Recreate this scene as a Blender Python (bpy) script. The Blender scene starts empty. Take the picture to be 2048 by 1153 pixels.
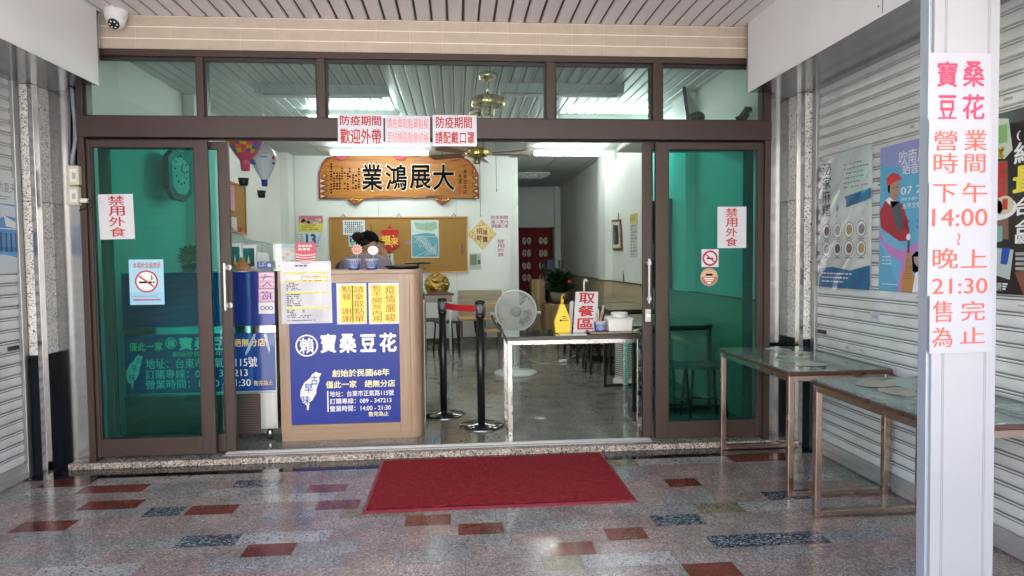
import bpy, bmesh, math, random
from mathutils import Vector, Matrix
V = Vector
PI = math.pi
sc = bpy.context.scene
COL = sc.collection
rnd = random.Random(7)

# ---------------------------------------------------------------- camera, sky, sun, exposure
FPX, YAW, PIT, ROL, DIST, EYE = 1321.4, 0.08302839, 0.04434458, -0.01024975, 4.61034, 1.34
FW = V((math.sin(YAW)*math.cos(PIT), math.cos(YAW)*math.cos(PIT), -math.sin(PIT)))
_r = V((math.cos(YAW), -math.sin(YAW), 0)); _u = _r.cross(FW)
RT = _r*math.cos(ROL) + _u*math.sin(ROL); UP = -_r*math.sin(ROL) + _u*math.cos(ROL)
EYEP = V((0, -DIST, EYE))
cam = bpy.data.cameras.new('camera'); camo = bpy.data.objects.new('camera', cam); COL.objects.link(camo)
cam.sensor_fit = 'HORIZONTAL'; cam.sensor_width = 36; cam.lens = FPX/2048*36; cam.clip_start = .05; cam.clip_end = 2000
camo.matrix_world = Matrix(((RT.x, UP.x, -FW.x, EYEP.x), (RT.y, UP.y, -FW.y, EYEP.y), (RT.z, UP.z, -FW.z, EYEP.z), (0, 0, 0, 1)))
sc.camera = camo
SUN_EL, SUN_AZ = math.radians(60), math.radians(25)      # the sun stands behind the shop; azimuth from +Y towards +X
w = bpy.data.worlds.new('World'); sc.world = w; w.use_nodes = True
nt = w.node_tree
sky = nt.nodes.new('ShaderNodeTexSky'); sky.sky_type = 'NISHITA'; sky.sun_disc = False
sky.sun_elevation = SUN_EL; sky.sun_rotation = SUN_AZ
nt.nodes['Background'].inputs[1].default_value = .11
nt.links.new(sky.outputs[0], nt.nodes['Background'].inputs[0])
sun = bpy.data.lights.new('sun', 'SUN'); sun.energy = 5; sun.angle = math.radians(.5); sun.color = (1, .95, .87)
suno = bpy.data.objects.new('sun', sun); COL.objects.link(suno)
sd = V((math.sin(SUN_AZ)*math.cos(SUN_EL), math.cos(SUN_AZ)*math.cos(SUN_EL), math.sin(SUN_EL)))
suno.rotation_euler = sd.to_track_quat('Z', 'Y').to_euler()
sc.view_settings.view_transform = 'Standard'; sc.view_settings.look = 'None'; sc.view_settings.gamma = 1
sc.view_settings.exposure = 3.6
sc.cycles.max_bounces = 10; sc.cycles.transparent_max_bounces = 20; sc.cycles.diffuse_bounces = 5
sc.cycles.caustics_reflective = False; sc.cycles.caustics_refractive = False
sc.cycles.sample_clamp_indirect = 6

def P3(u, v, X=None, Y=None, Z=None):
    """where the line of sight through a point of the photograph (2048 px wide) meets a plane: used to read off sizes"""
    d = FW + RT*((u-1024)/FPX) - UP*((v-576.5)/FPX)
    t = (X-EYEP.x)/d.x if X is not None else (Y-EYEP.y)/d.y if Y is not None else (Z-EYEP.z)/d.z
    return EYEP + d*t

# ---------------------------------------------------------------- materials
MATS = {}
def nodes_of(m): return m.node_tree.nodes, m.node_tree.links
def M(name, col, rough=.5, metal=0., spec=.5, bump=0., bscale=60., var=0., vscale=8., coat=0., emit=0., stretch=None, alpha=1.):
    if name in MATS: return MATS[name]
    m = bpy.data.materials.new(name); m.use_nodes = True; n, l = nodes_of(m)
    b = n['Principled BSDF']; b.inputs['Base Color'].default_value = (*col, 1)
    b.inputs['Roughness'].default_value = rough; b.inputs['Metallic'].default_value = metal
    b.inputs['Specular IOR Level'].default_value = spec; b.inputs['Coat Weight'].default_value = coat
    b.inputs['Coat Roughness'].default_value = .08
    if emit: b.inputs['Emission Color'].default_value = (*col, 1); b.inputs['Emission Strength'].default_value = emit
    if var or bump:
        tc = n.new('ShaderNodeTexCoord'); mp = n.new('ShaderNodeMapping'); l.new(tc.outputs['Object'], mp.inputs[0])
        if stretch: mp.inputs['Scale'].default_value = stretch
    if var:
        t = n.new('ShaderNodeTexNoise'); t.inputs['Scale'].default_value = vscale; t.inputs['Detail'].default_value = 6
        l.new(mp.outputs[0], t.inputs[0])
        mr = n.new('ShaderNodeMapRange'); mr.inputs[1].default_value = .3; mr.inputs[2].default_value = .7
        mr.inputs[3].default_value = 1-var; mr.inputs[4].default_value = 1+var*.5; l.new(t.outputs[0], mr.inputs[0])
        mx = n.new('ShaderNodeMix'); mx.data_type = 'RGBA'; mx.blend_type = 'MULTIPLY'; mx.inputs[0].default_value = 1
        mx.inputs[6].default_value = (*col, 1); l.new(mr.outputs[0], mx.inputs[7]); l.new(mx.outputs[2], b.inputs['Base Color'])
        m2 = n.new('ShaderNodeMapRange'); m2.inputs[1].default_value = .3; m2.inputs[2].default_value = .7
        m2.inputs[3].default_value = max(.02, rough-.1*var*4); m2.inputs[4].default_value = min(1, rough+.1*var*4)
        l.new(t.outputs[0], m2.inputs[0]); l.new(m2.outputs[0], b.inputs['Roughness'])
    if bump:
        t2 = n.new('ShaderNodeTexNoise'); t2.inputs['Scale'].default_value = bscale; t2.inputs['Detail'].default_value = 4
        l.new(mp.outputs[0], t2.inputs[0]); bp = n.new('ShaderNodeBump'); bp.inputs['Strength'].default_value = bump
        bp.inputs['Distance'].default_value = .01; l.new(t2.outputs[0], bp.inputs['Height']); l.new(bp.outputs[0], b.inputs['Normal'])
    MATS[name] = m
    return m

def granite(name, cols, scale=90., rough=.12, stretch=(1, 1, 1), coat=0.):
    """speckled stone: cell colours picked from a ramp, softened by a second, larger grain"""
    m = bpy.data.materials.new(name); m.use_nodes = True; n, l = nodes_of(m); b = n['Principled BSDF']
    tc = n.new('ShaderNodeTexCoord'); mp = n.new('ShaderNodeMapping'); mp.inputs['Scale'].default_value = stretch; l.new(tc.outputs['Object'], mp.inputs[0])
    nz = n.new('ShaderNodeTexNoise'); nz.inputs['Scale'].default_value = scale*.6; l.new(mp.outputs[0], nz.inputs[0])
    ad = n.new('ShaderNodeMix'); ad.data_type = 'VECTOR'; ad.inputs[0].default_value = .02
    l.new(mp.outputs[0], ad.inputs[4]); l.new(nz.outputs['Color'], ad.inputs[5])
    vo = n.new('ShaderNodeTexVoronoi'); vo.inputs['Scale'].default_value = scale; l.new(ad.outputs[1], vo.inputs['Vector'])
    sp = n.new('ShaderNodeSeparateColor'); l.new(vo.outputs['Color'], sp.inputs[0])
    cr = n.new('ShaderNodeValToRGB'); cr.color_ramp.interpolation = 'CONSTANT'
    e = cr.color_ramp.elements
    while len(e) > 1: e.remove(e[-1])
    tot = sum(c[1] for c in cols); acc = 0
    for i, (c, wt) in enumerate(cols):
        if i == 0: e[0].position = 0; e[0].color = (*c, 1)
        else: q = e.new(acc/tot); q.color = (*c, 1)
        acc += wt
    l.new(sp.outputs[0], cr.inputs[0])
    big = n.new('ShaderNodeTexNoise'); big.inputs['Scale'].default_value = 5; big.inputs['Detail'].default_value = 5; l.new(mp.outputs[0], big.inputs[0])
    mr = n.new('ShaderNodeMapRange'); mr.inputs[1].default_value = .3; mr.inputs[2].default_value = .7; mr.inputs[3].default_value = .75; mr.inputs[4].default_value = 1.15; l.new(big.outputs[0], mr.inputs[0])
    mx = n.new('ShaderNodeMix'); mx.data_type = 'RGBA'; mx.blend_type = 'MULTIPLY'; mx.inputs[0].default_value = 1
    l.new(cr.outputs[0], mx.inputs[6]); l.new(mr.outputs[0], mx.inputs[7]); l.new(mx.outputs[2], b.inputs['Base Color'])
    m3 = n.new('ShaderNodeMapRange'); m3.inputs[1].default_value = .3; m3.inputs[2].default_value = .7; m3.inputs[3].default_value = rough*.7; m3.inputs[4].default_value = rough*1.5
    l.new(big.outputs[0], m3.inputs[0]); l.new(m3.outputs[0], b.inputs['Roughness'])
    b.inputs['Coat Weight'].default_value = coat
    return m

def wood(name, c1, c2, scale=3., rough=.4, axis=2, coat=0.):
    m = bpy.data.materials.new(name); m.use_nodes = True; n, l = nodes_of(m); b = n['Principled BSDF']
    tc = n.new('ShaderNodeTexCoord'); mp = n.new('ShaderNodeMapping'); l.new(tc.outputs['Object'], mp.inputs[0])
    s = [14, 14, 14]; s[axis] = .8; mp.inputs['Scale'].default_value = s
    t = n.new('ShaderNodeTexNoise'); t.inputs['Scale'].default_value = scale; t.inputs['Detail'].default_value = 7; t.inputs['Distortion'].default_value = .6
    l.new(mp.outputs[0], t.inputs[0])
    cr = n.new('ShaderNodeValToRGB'); cr.color_ramp.elements[0].position = .32; cr.color_ramp.elements[1].position = .68
    cr.color_ramp.elements[0].color = (*c1, 1); cr.color_ramp.elements[1].color = (*c2, 1)
    l.new(t.outputs[0], cr.inputs[0]); l.new(cr.outputs[0], b.inputs['Base Color'])
    b.inputs['Roughness'].default_value = rough; b.inputs['Coat Weight'].default_value = coat
    return m

def glass(name, tint, ior=1.45, rough=.0, refl=1.):
    m = bpy.data.materials.new(name); m.use_nodes = True; n, l = nodes_of(m); n.remove(n['Principled BSDF'])
    t = n.new('ShaderNodeBsdfTransparent'); t.inputs[0].default_value = (*tint, 1)
    g = n.new('ShaderNodeBsdfGlossy'); g.inputs['Roughness'].default_value = rough; g.inputs[0].default_value = (refl, refl, refl, 1)
    f = n.new('ShaderNodeFresnel'); f.inputs[0].default_value = ior
    # the same fresnel from both sides of the pane
    ge = n.new('ShaderNodeNewGeometry'); iv = n.new('ShaderNodeMapRange'); iv.inputs[3].default_value = ior; iv.inputs[4].default_value = 1/ior
    l.new(ge.outputs['Backfacing'], iv.inputs[0])
    mix = n.new('ShaderNodeMixShader'); l.new(iv.outputs[0], f.inputs[0]); f.inputs[0].default_value = ior
    l.new(f.outputs[0], mix.inputs[0]); l.new(t.outputs[0], mix.inputs[1]); l.new(g.outputs[0], mix.inputs[2])
    l.new(mix.outputs[0], n['Material Output'].inputs[0])
    return m

def lamp(name, col, strength):
    m = bpy.data.materials.new(name); m.use_nodes = True; n, l = nodes_of(m); n.remove(n['Principled BSDF'])
    e = n.new('ShaderNodeEmission'); e.inputs[0].default_value = (*col, 1); e.inputs[1].default_value = strength
    l.new(e.outputs[0], n['Material Output'].inputs[0]); return m

# ---------------------------------------------------------------- mesh building
WORLD = {}                                            # world matrix of every Empty / parent
GLYPH = {}
def glyphs(s, bold):
    k = s
    if k not in GLYPH:
        c = bpy.data.curves.new('glyphs', 'FONT'); c.body = s; c.size = 1; c.resolution_u = 3
        o = bpy.data.objects.new('glyphs', c); COL.objects.link(o)
        dg = bpy.context.evaluated_depsgraph_get(); me = bpy.data.meshes.new_from_object(o.evaluated_get(dg))
        GLYPH[k] = ([v.co.copy() for v in me.vertices], [tuple(p.vertices) for p in me.polygons])
        bpy.data.meshes.remove(me); bpy.data.objects.remove(o); bpy.data.curves.remove(c)
    return GLYPH[k]

class MB:
    def __init__(s): s.v = []; s.f = []; s.m = []; s.sm = []; s.mats = []
    def mi(s, mat):
        if mat not in s.mats: s.mats.append(mat)
        return s.mats.index(mat)
    def add(s, vs, fs, mat, smooth=False):
        o = len(s.v); s.v += [V(p) for p in vs]; i = s.mi(mat)
        for f in fs: s.f.append(tuple(a+o for a in f)); s.m.append(i); s.sm.append(smooth)
        return s
    def box(s, x0, x1, y0, y1, z0, z1, mat):
        return s.add([(x0,y0,z0),(x1,y0,z0),(x1,y1,z0),(x0,y1,z0),(x0,y0,z1),(x1,y0,z1),(x1,y1,z1),(x0,y1,z1)],
                     [(0,3,2,1),(4,5,6,7),(0,1,5,4),(1,2,6,5),(2,3,7,6),(3,0,4,7)], mat)
    def bar(s, p, q, a, b, mat, side=(0, 0, 1)):
        """rectangular bar from p to q, a wide across `side`, b thick the other way"""
        p, q = V(p), V(q); d = (q-p).normalized(); n = d.cross(V(side))
        if n.length < 1e-4: n = d.cross(V((1, 0, 0)))
        n.normalize(); t = n.cross(d); n *= a/2; t *= b/2
        return s.add([p-n-t, p+n-t, p+n+t, p-n+t, q-n-t, q+n-t, q+n+t, q-n+t],
                     [(0,3,2,1),(4,5,6,7),(0,1,5,4),(1,2,6,5),(2,3,7,6),(3,0,4,7)], mat)
    def cyl(s, p, q, r, mat, r2=None, n=16, smooth=True):
        p, q = V(p), V(q); r2 = r if r2 is None else r2; d = (q-p).normalized()
        a = d.orthogonal().normalized(); b = d.cross(a); vs = []
        for i in range(n):
            t = 2*PI*i/n; e = a*math.cos(t)+b*math.sin(t); vs += [p+e*r, q+e*r2]
        s.add(vs, [(2*i, (2*i+2) % (2*n), (2*i+3) % (2*n), 2*i+1) for i in range(n)], mat, smooth)
        o = len(s.v)-2*n; i = s.mi(mat)
        s.f.append(tuple(o+2*k for k in range(n))[::-1]); s.m.append(i); s.sm.append(False)
        s.f.append(tuple(o+2*k+1 for k in range(n))); s.m.append(i); s.sm.append(False)
        return s
    def lathe(s, prof, c, mat, n=24, ax=(0, 0, 1), smooth=True, sx=1.):
        c = V(c); d = V(ax).normalized(); a = V((1, 0, 0)) if abs(d.z) > .9 else d.orthogonal().normalized(); b = d.cross(a); vs = []; fs = []
        for r, z in prof:
            for i in range(n):
                t = 2*PI*i/n; vs.append(c+d*z+(a*math.cos(t)*sx+b*math.sin(t))*max(r, 1e-5))
        for k in range(len(prof)-1):
            for i in range(n):
                j = (i+1) % n; fs.append((k*n+i, k*n+j, (k+1)*n+j, (k+1)*n+i))
        return s.add(vs, fs, mat, smooth)
    def tube(s, pts, r, mat, n=8, closed=False):
        pts = [V(p) for p in pts]; N = len(pts); vs = []; fs = []; a = None
        for i, p in enumerate(pts):
            d = (pts[(i+1) % N] if (closed or i < N-1) else p) - (pts[i-1] if (closed or i > 0) else p)
            d.normalize()
            a = d.orthogonal().normalized() if a is None else (a - d*a.dot(d)).normalized()
            b = d.cross(a)
            for k in range(n): t = 2*PI*k/n; vs.append(p+(a*math.cos(t)+b*math.sin(t))*r)
        for i in range(N if closed else N-1):
            for k in range(n):
                j = (k+1) % n; q = (i+1) % N; fs.append((i*n+k, i*n+j, q*n+j, q*n+k))
        if not closed: fs += [tuple(range(n))[::-1], tuple((N-1)*n+k for k in range(n))]
        return s.add(vs, fs, mat, True)
    def ball(s, c, r, mat, nu=16, nv=10):
        r = r if isinstance(r, (tuple, list)) else (r, r, r); c = V(c); vs = []; fs = []
        for j in range(nv+1):
            t = PI*j/nv
            for i in range(nu):
                p = 2*PI*i/nu; vs.append(c+V((r[0]*math.sin(t)*math.cos(p), r[1]*math.sin(t)*math.sin(p), r[2]*math.cos(t))))
        for j in range(nv):
            for i in range(nu): k = (i+1) % nu; fs.append((j*nu+i, (j+1)*nu+i, (j+1)*nu+k, j*nu+k))
        return s.add(vs, fs, mat, True)
    def prism(s, pts, thick, mat):
        """a flat outline (3-D points) pushed along `thick`"""
        n = len(pts); pts = [V(p) for p in pts]; t = V(thick)
        nrm = V((0, 0, 0))
        for i in range(n): nrm += pts[i].cross(pts[(i+1) % n])
        if nrm.dot(t) > 0: pts = pts[::-1]
        s.add(pts+[p+t for p in pts], [tuple(range(n)), tuple(range(2*n-1, n-1, -1))]+[(i, n+i, n+(i+1) % n, (i+1) % n) for i in range(n)], mat)
        return s
    def text(s, txt, o, ex, up, wd, ht, mat, bold=.008, squash=True):
        """lettering in a box: o = lower left corner, ex / up = unit directions"""
        vs, fs = glyphs(txt, bold)
        if not vs: return s
        xs = [p.x for p in vs]; ys = [p.y for p in vs]; x0, x1, y0, y1 = min(xs), max(xs), min(ys), max(ys)
        kx = wd/max(x1-x0, .05); ky = ht/max(y1-y0, .05)
        if txt in '一~': ky = kx
        o, ex, up = V(o), V(ex), V(up)
        dy = (ht-(y1-y0)*ky)/2
        nn = ex.cross(up)
        # heavier strokes: the glyph laid down again, shifted a little each way
        sh = [(0, 0)] if bold < .004 else [(-1, 0), (1, 0), (0, 0)] if bold < .011 else [(-1, 0), (1, 0), (0, -1), (0, 1)] if bold < .03 else [(-1, 0), (1, 0), (0, -1), (0, 1), (-.7, -.7), (.7, .7), (-.7, .7), (.7, -.7)]
        for i, (dx, dz) in enumerate(sh): s.add([o+ex*((p.x-x0+dx*bold)*kx)+up*((p.y-y0+dz*bold)*ky+dy)+nn*(.00004*i) for p in vs], fs, mat)
        return s
    def build(s, name, parent=None, bevel=0., world=True, seg=2):
        me = bpy.data.meshes.new(name); vs = s.v
        if parent is not None and world:
            inv = WORLD[parent.name].inverted(); vs = [inv @ p for p in vs]
        me.from_pydata([tuple(p) for p in vs], [], s.f)
        for m in s.mats: me.materials.append(m)
        me.polygons.foreach_set('material_index', s.m); me.polygons.foreach_set('use_smooth', s.sm)
        me.update()
        o = bpy.data.objects.new(name, me); COL.objects.link(o)
        if parent is not None: o.parent = parent
        WORLD[o.name] = WORLD[parent.name].copy() if parent is not None else Matrix.Identity(4)
        if bevel:
            b = o.modifiers.new('edges', 'BEVEL'); b.width = bevel; b.segments = seg; b.limit_method = 'ANGLE'; b.angle_limit = math.radians(50)
        return o

def tag(o, label, cat, group=None, kind=None):
    if label: o['label'] = label
    if cat: o['category'] = cat
    if group: o['group'] = group
    if kind: o['kind'] = kind
    return o
def thing(name, label, cat, loc=(0, 0, 0), rz=0., group=None):
    o = bpy.data.objects.new(name, None); COL.objects.link(o); o.location = loc; o.rotation_euler = (0, 0, rz); o.empty_display_size = .1
    WORLD[o.name] = Matrix.Translation(V(loc)) @ Matrix.Rotation(rz, 4, 'Z')
    return tag(o, label, cat, group)
def dup(root, loc, label=None, rz=None):
    r = root.copy(); COL.objects.link(r); r.location = loc
    if rz is not None: r.rotation_euler = (0, 0, rz)
    if label: r['label'] = label
    for ch in list(root.children):
        c = ch.copy(); COL.objects.link(c); c.parent = r
        for g in list(ch.children):
            d = g.copy(); COL.objects.link(d); d.parent = c
    return r

class Sheet:
    """a flat printed sheet in a plane: everything is placed by metres on that plane; layers stand 0.5 mm proud of each other"""
    def __init__(s, mb, u0, v0, u1, v1, X=None, Y=None, rot=0., left=False, th=.0012):
        um, vm = (u0+u1)/2, (v0+v1)/2; s.kw = dict(X=X) if X is not None else dict(Y=Y); s.mb = mb
        if Y is not None: s.ex = V((1, 0, 0)); s.n = V((0, -1, 0))
        elif left: s.ex = V((0, 1, 0)); s.n = V((1, 0, 0))
        else: s.ex = V((0, -1, 0)); s.n = V((-1, 0, 0))
        s.up = V((0, 0, 1)); s.c = P3(um, vm, **s.kw)
        s.w = (P3(u1, vm, **s.kw)-P3(u0, vm, **s.kw)).length; s.h = (P3(um, v0, **s.kw)-P3(um, v1, **s.kw)).length
        s.rot = rot; s.e1 = s.ex*math.cos(rot)+s.up*math.sin(rot); s.e2 = -s.ex*math.sin(rot)+s.up*math.cos(rot); s.th = th
    def pt(s, a, b, l=0):           # a, b from 0..1 across and down
        return s.c + s.e1*(s.w*(a-.5)) + s.e2*(s.h*(.5-b)) + s.n*(s.th+l*.0005)
    def base(s, mat, curl=0.):
        if not curl:
            q = [s.pt(0,0), s.pt(1,0), s.pt(1,1), s.pt(0,1)]; s.mb.prism(q, -s.n*s.th, mat)
        else:
            N = 14; vs = []; fs = []
            for j in range(N+1):
                for i in range(N+1):
                    a, b = i/N, j/N; e = min(a, 1-a, b, 1-b)
                    vs.append(s.pt(a, b) + s.n*(curl*(.5+.5*math.sin(9*a+4*b+s.c.x*7)*math.sin(7*b+s.c.z*9))*(.3+min(1, e*5))))
            for j in range(N):
                for i in range(N): k = j*(N+1)+i; fs.append((k+N+1, k+N+2, k+1, k))
            s.mb.add(vs, fs, mat, True)
        return s
    def poly(s, pts, mat, l=1): s.mb.add([s.pt(a, b, l) for a, b in pts], [tuple(range(len(pts)))[::-1]] , mat); return s
    def rect(s, a0, b0, a1, b1, mat, l=1): return s.poly([(a0,b0),(a1,b0),(a1,b1),(a0,b1)], mat, l)
    def circ(s, a, b, r, mat, l=1, n=24, k=1.):
        q = s.w/s.h
        return s.poly([(a+r*math.cos(2*PI*i/n), b+r*q*k*math.sin(2*PI*i/n)) for i in range(n)], mat, l)
    def ring(s, a, b, r, t, mat, l=1, n=32):
        q = s.w/s.h; P = lambda R, i: s.pt(a+R*math.cos(2*PI*i/n), b+R*q*math.sin(2*PI*i/n), l)
        for i in range(n): s.mb.add([P(r, i), P(r, i+1), P(r-t, i+1), P(r-t, i)], [(3,2,1,0)], mat)
        return s
    def line(s, a0, b0, a1, b1, wd, mat, l=1):      # wd in fractions of the width
        p, q = s.pt(a0, b0, l), s.pt(a1, b1, l); d = (q-p).normalized(); t = s.n.cross(d)*(wd*s.w/2)
        s.mb.add([p-t, q-t, q+t, p+t], [(0,1,2,3)], mat); return s
    def text(s, txt, a0, b0, a1, b1, mat, l=1, bold=.008, vert=False):
        if vert:
            n = len(txt); st = (b1-b0)/n
            for i, ch in enumerate(txt): s.text(ch, a0, b0+st*i+st*.05, a1, b0+st*(i+1)-st*.05, mat, l, bold)
            return s
        s.mb.text(txt, s.pt(a0, b1, l), s.e1, s.e2, s.w*(a1-a0), s.h*(b1-b0), mat, bold); return s
    def ab(s, u, v):
        p = P3(u, v, **s.kw)-s.c; return (p.dot(s.e1)/s.w+.5, .5-p.dot(s.e2)/s.h)
    def ptext(s, txt, u0, v0, u1, v1, mat, l=1, bold=.008, vert=False):
        um, vm = (u0+u1)/2, (v0+v1)/2
        return s.text(txt, s.ab(u0, vm)[0], s.ab(um, v0)[1], s.ab(u1, vm)[0], s.ab(um, v1)[1], mat, l, bold, vert)
    def prect(s, u0, v0, u1, v1, mat, l=1):
        um, vm = (u0+u1)/2, (v0+v1)/2
        return s.rect(s.ab(u0, vm)[0], s.ab(um, v0)[1], s.ab(u1, vm)[0], s.ab(um, v1)[1], mat, l)
    def ppoly(s, pts, mat, l=1): return s.poly([s.ab(*p) for p in pts], mat, l)
    def scribble(s, a0, b0, a1, b1, rows, mat, l=1, fill=.8, seed=1, hgt=.5, wmin=.02, wmax=.07):
        """rows of marks too small to read"""
        r = random.Random(seed); st = (b1-b0)/rows
        for i in range(rows):
            a = a0; end = a0+(a1-a0)*r.uniform(.6, 1)
            while a < end:
                wd = r.uniform(wmin, wmax)
                if r.random() < fill: s.rect(a, b0+st*i, min(a+wd*.85, a1), b0+st*i+st*hgt, mat, l)
                a += wd*1.15
        return s

# ---------------------------------------------------------------- shared materials
FRAME = M('bronze_aluminium', (.046, .025, .019), .5, 0, var=.12, vscale=3)
FRAME_IN = M('bronze_dark', (.02, .014, .012), .5)
STEEL = M('stainless_steel', (.62, .62, .62), .17, 1., var=.15, vscale=6, stretch=(1, 1, .3))
MIRROR = M('polished_steel', (.36, .36, .36), .16, 1., bump=.02, bscale=5)
BRUSH = M('brushed_steel', (.38, .38, .38), .36, 1., var=.15, vscale=20, stretch=(1, 1, .1))
PANELW = M('painted_fascia', (.85, .845, .85), .32, .0, var=.06, vscale=2)
CEILP = M('ceiling_strip', (.82, .77, .77), .3, 0, var=.05, vscale=2)
CEILI = M('interior_ceiling_strip', (.50, .55, .555), .35, 0, var=.04, vscale=2)
GROOVE = M('groove_dark', (.06, .055, .055), .7)
GROOVE2 = M('groove_grey', (.16, .18, .17), .7)
SHUT = M('shutter_metal', (.76, .76, .75), .42, .15, var=.2, vscale=3.5, bump=.04, bscale=9)
SHUTD = M('shutter_gap', (.20, .20, .20), .7)
WALLW = M('painted_wall', (.66, .68, .65), .3, var=.05, vscale=1.5)
WALLP = M('wall_plaster', (.68, .70, .67), .6, var=.06, vscale=1.2)
WHITE = M('white_plastic', (.75, .75, .73), .35)
PAPER = M('white_paper', (.64, .64, .68), .35, coat=.25, var=.03, vscale=20)
PAPER2 = M('laminated_paper', (.58, .575, .63), .3, coat=.4, bump=.05, bscale=12)
RED = M('red_ink', (.47, .03, .03), .6, spec=.2)
REDP = M('faded_red_ink', (.78, .14, .13), .5)
BLACK = M('black_ink', (.006, .006, .007), .8, spec=0.)
GREYI = M('grey_ink', (.22, .22, .24), .6)
BLUE = M('blue_panel', (.010, .030, .27), .26, spec=.35, bump=.02, bscale=120)
BLUEI = M('blue_ink', (.02, .08, .38), .5)
YEL = M('yellow_paper', (.82, .72, .08), .4, var=.06, vscale=15)
YELI = M('pale_yellow_ink', (.85, .80, .42), .5)
WINK = M('white_ink', (.82, .82, .82), .4)
GOLD = M('gold_metal', (.70, .46, .12), .25, 1.)
BRASS = M('brass', (.62, .50, .24), .2, 1.)
RUB = M('black_rubber', (.012, .012, .013), .45)
BLKM = M('black_metal', (.012, .012, .014), .3, .2)
CREAM = M('cream_plastic', (.60, .55, .43), .4)
WOODL = wood('pale_wood', (.30, .195, .125), (.385, .265, .18), 2.2, .35, 2, .1)
WOODX = wood('pale_wood_across', (.30, .195, .125), (.385, .265, .18), 2.2, .35, 0, .1)
WOODO = wood('orange_wood', (.42, .17, .03), (.55, .25, .05), 2.5, .3, 0, .3)
WOODY = wood('yellow_wood', (.45, .26, .09), (.6, .38, .16), 2.5, .4, 0)
WOODG = wood('greyish_wood', (.30, .25, .17), (.42, .36, .26), 2.5, .5, 0)
CORK = M('cork', (.36, .19, .045), .8, bump=.2, bscale=200, var=.12, vscale=60)
GLASSC = glass('clear_glass', (.955, .985, .97))
GLASST = glass('transom_glass', (.86, .945, .915))
GLASSG = glass('green_glass', (.50, .87, .83), 1.26)
GR_PINK = granite('granite_pink', [((.31,.22,.195),4),((.25,.19,.17),3),((.38,.30,.275),3),((.16,.135,.13),1.6),((.43,.39,.37),1.2)], 142, .18)
GR_GREY = granite('granite_grey', [((.27,.25,.24),4),((.21,.195,.19),3),((.35,.33,.32),3),((.12,.115,.115),1.6),((.43,.41,.39),1)], 150, .18)
GR_ROSE = granite('granite_rose', [((.34,.23,.20),4),((.27,.185,.165),3),((.40,.32,.30),2),((.18,.15,.145),1.5)], 120, .18)
GR_DARK = granite('granite_blue_black', [((.03,.035,.045),5),((.07,.08,.10),3),((.34,.35,.37),2.4),((.16,.17,.19),2)], 100, .16, (1, 2, 1))
GR_WHITE = granite('granite_white', [((.44,.41,.385),5),((.35,.33,.31),3),((.20,.19,.18),1.3),((.06,.06,.06),.8)], 142, .12)
GR_RED = granite('granite_red', [((.17,.028,.018),5),((.13,.022,.016),4),((.21,.05,.035),2)], 160, .17)
GR_OLIVE = granite('granite_olive', [((.24,.19,.11),4),((.16,.13,.08),3),((.34,.29,.20),2),((.08,.07,.05),1)], 135, .18)
GR_BLACK = granite('granite_black', [((.012,.011,.012),5),((.02,.018,.02),3),((.05,.04,.04),.4)], 150, .06)
GR_BASE = M('black_base_stone', (.012,.013,.018), .65, spec=.05, var=.2, vscale=40)
GR_PILLAR = granite('granite_speckled', [((.84,.82,.78),5),((.74,.72,.69),4),((.36,.34,.32),1.3),((.04,.04,.04),1.0)], 150, .42)
GR_SILL = granite('granite_sill', [((.40,.33,.28),4),((.30,.24,.20),3),((.55,.50,.45),2),((.10,.08,.07),2)], 110, .2)
TERRAZZO = granite('terrazzo_floor', [((.24,.235,.21),5),((.20,.195,.175),4),((.30,.29,.26),3),((.10,.10,.09),1.4)], 140, .1)
GROUT = M('grout', (.09, .08, .075), .6)
TILEB = M('beige_split_tile', (.52, .42, .33), .6, bump=.5, bscale=28, var=.10, vscale=10)
TILEG = M('tile_grout', (.82, .77, .70), .7)

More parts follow.
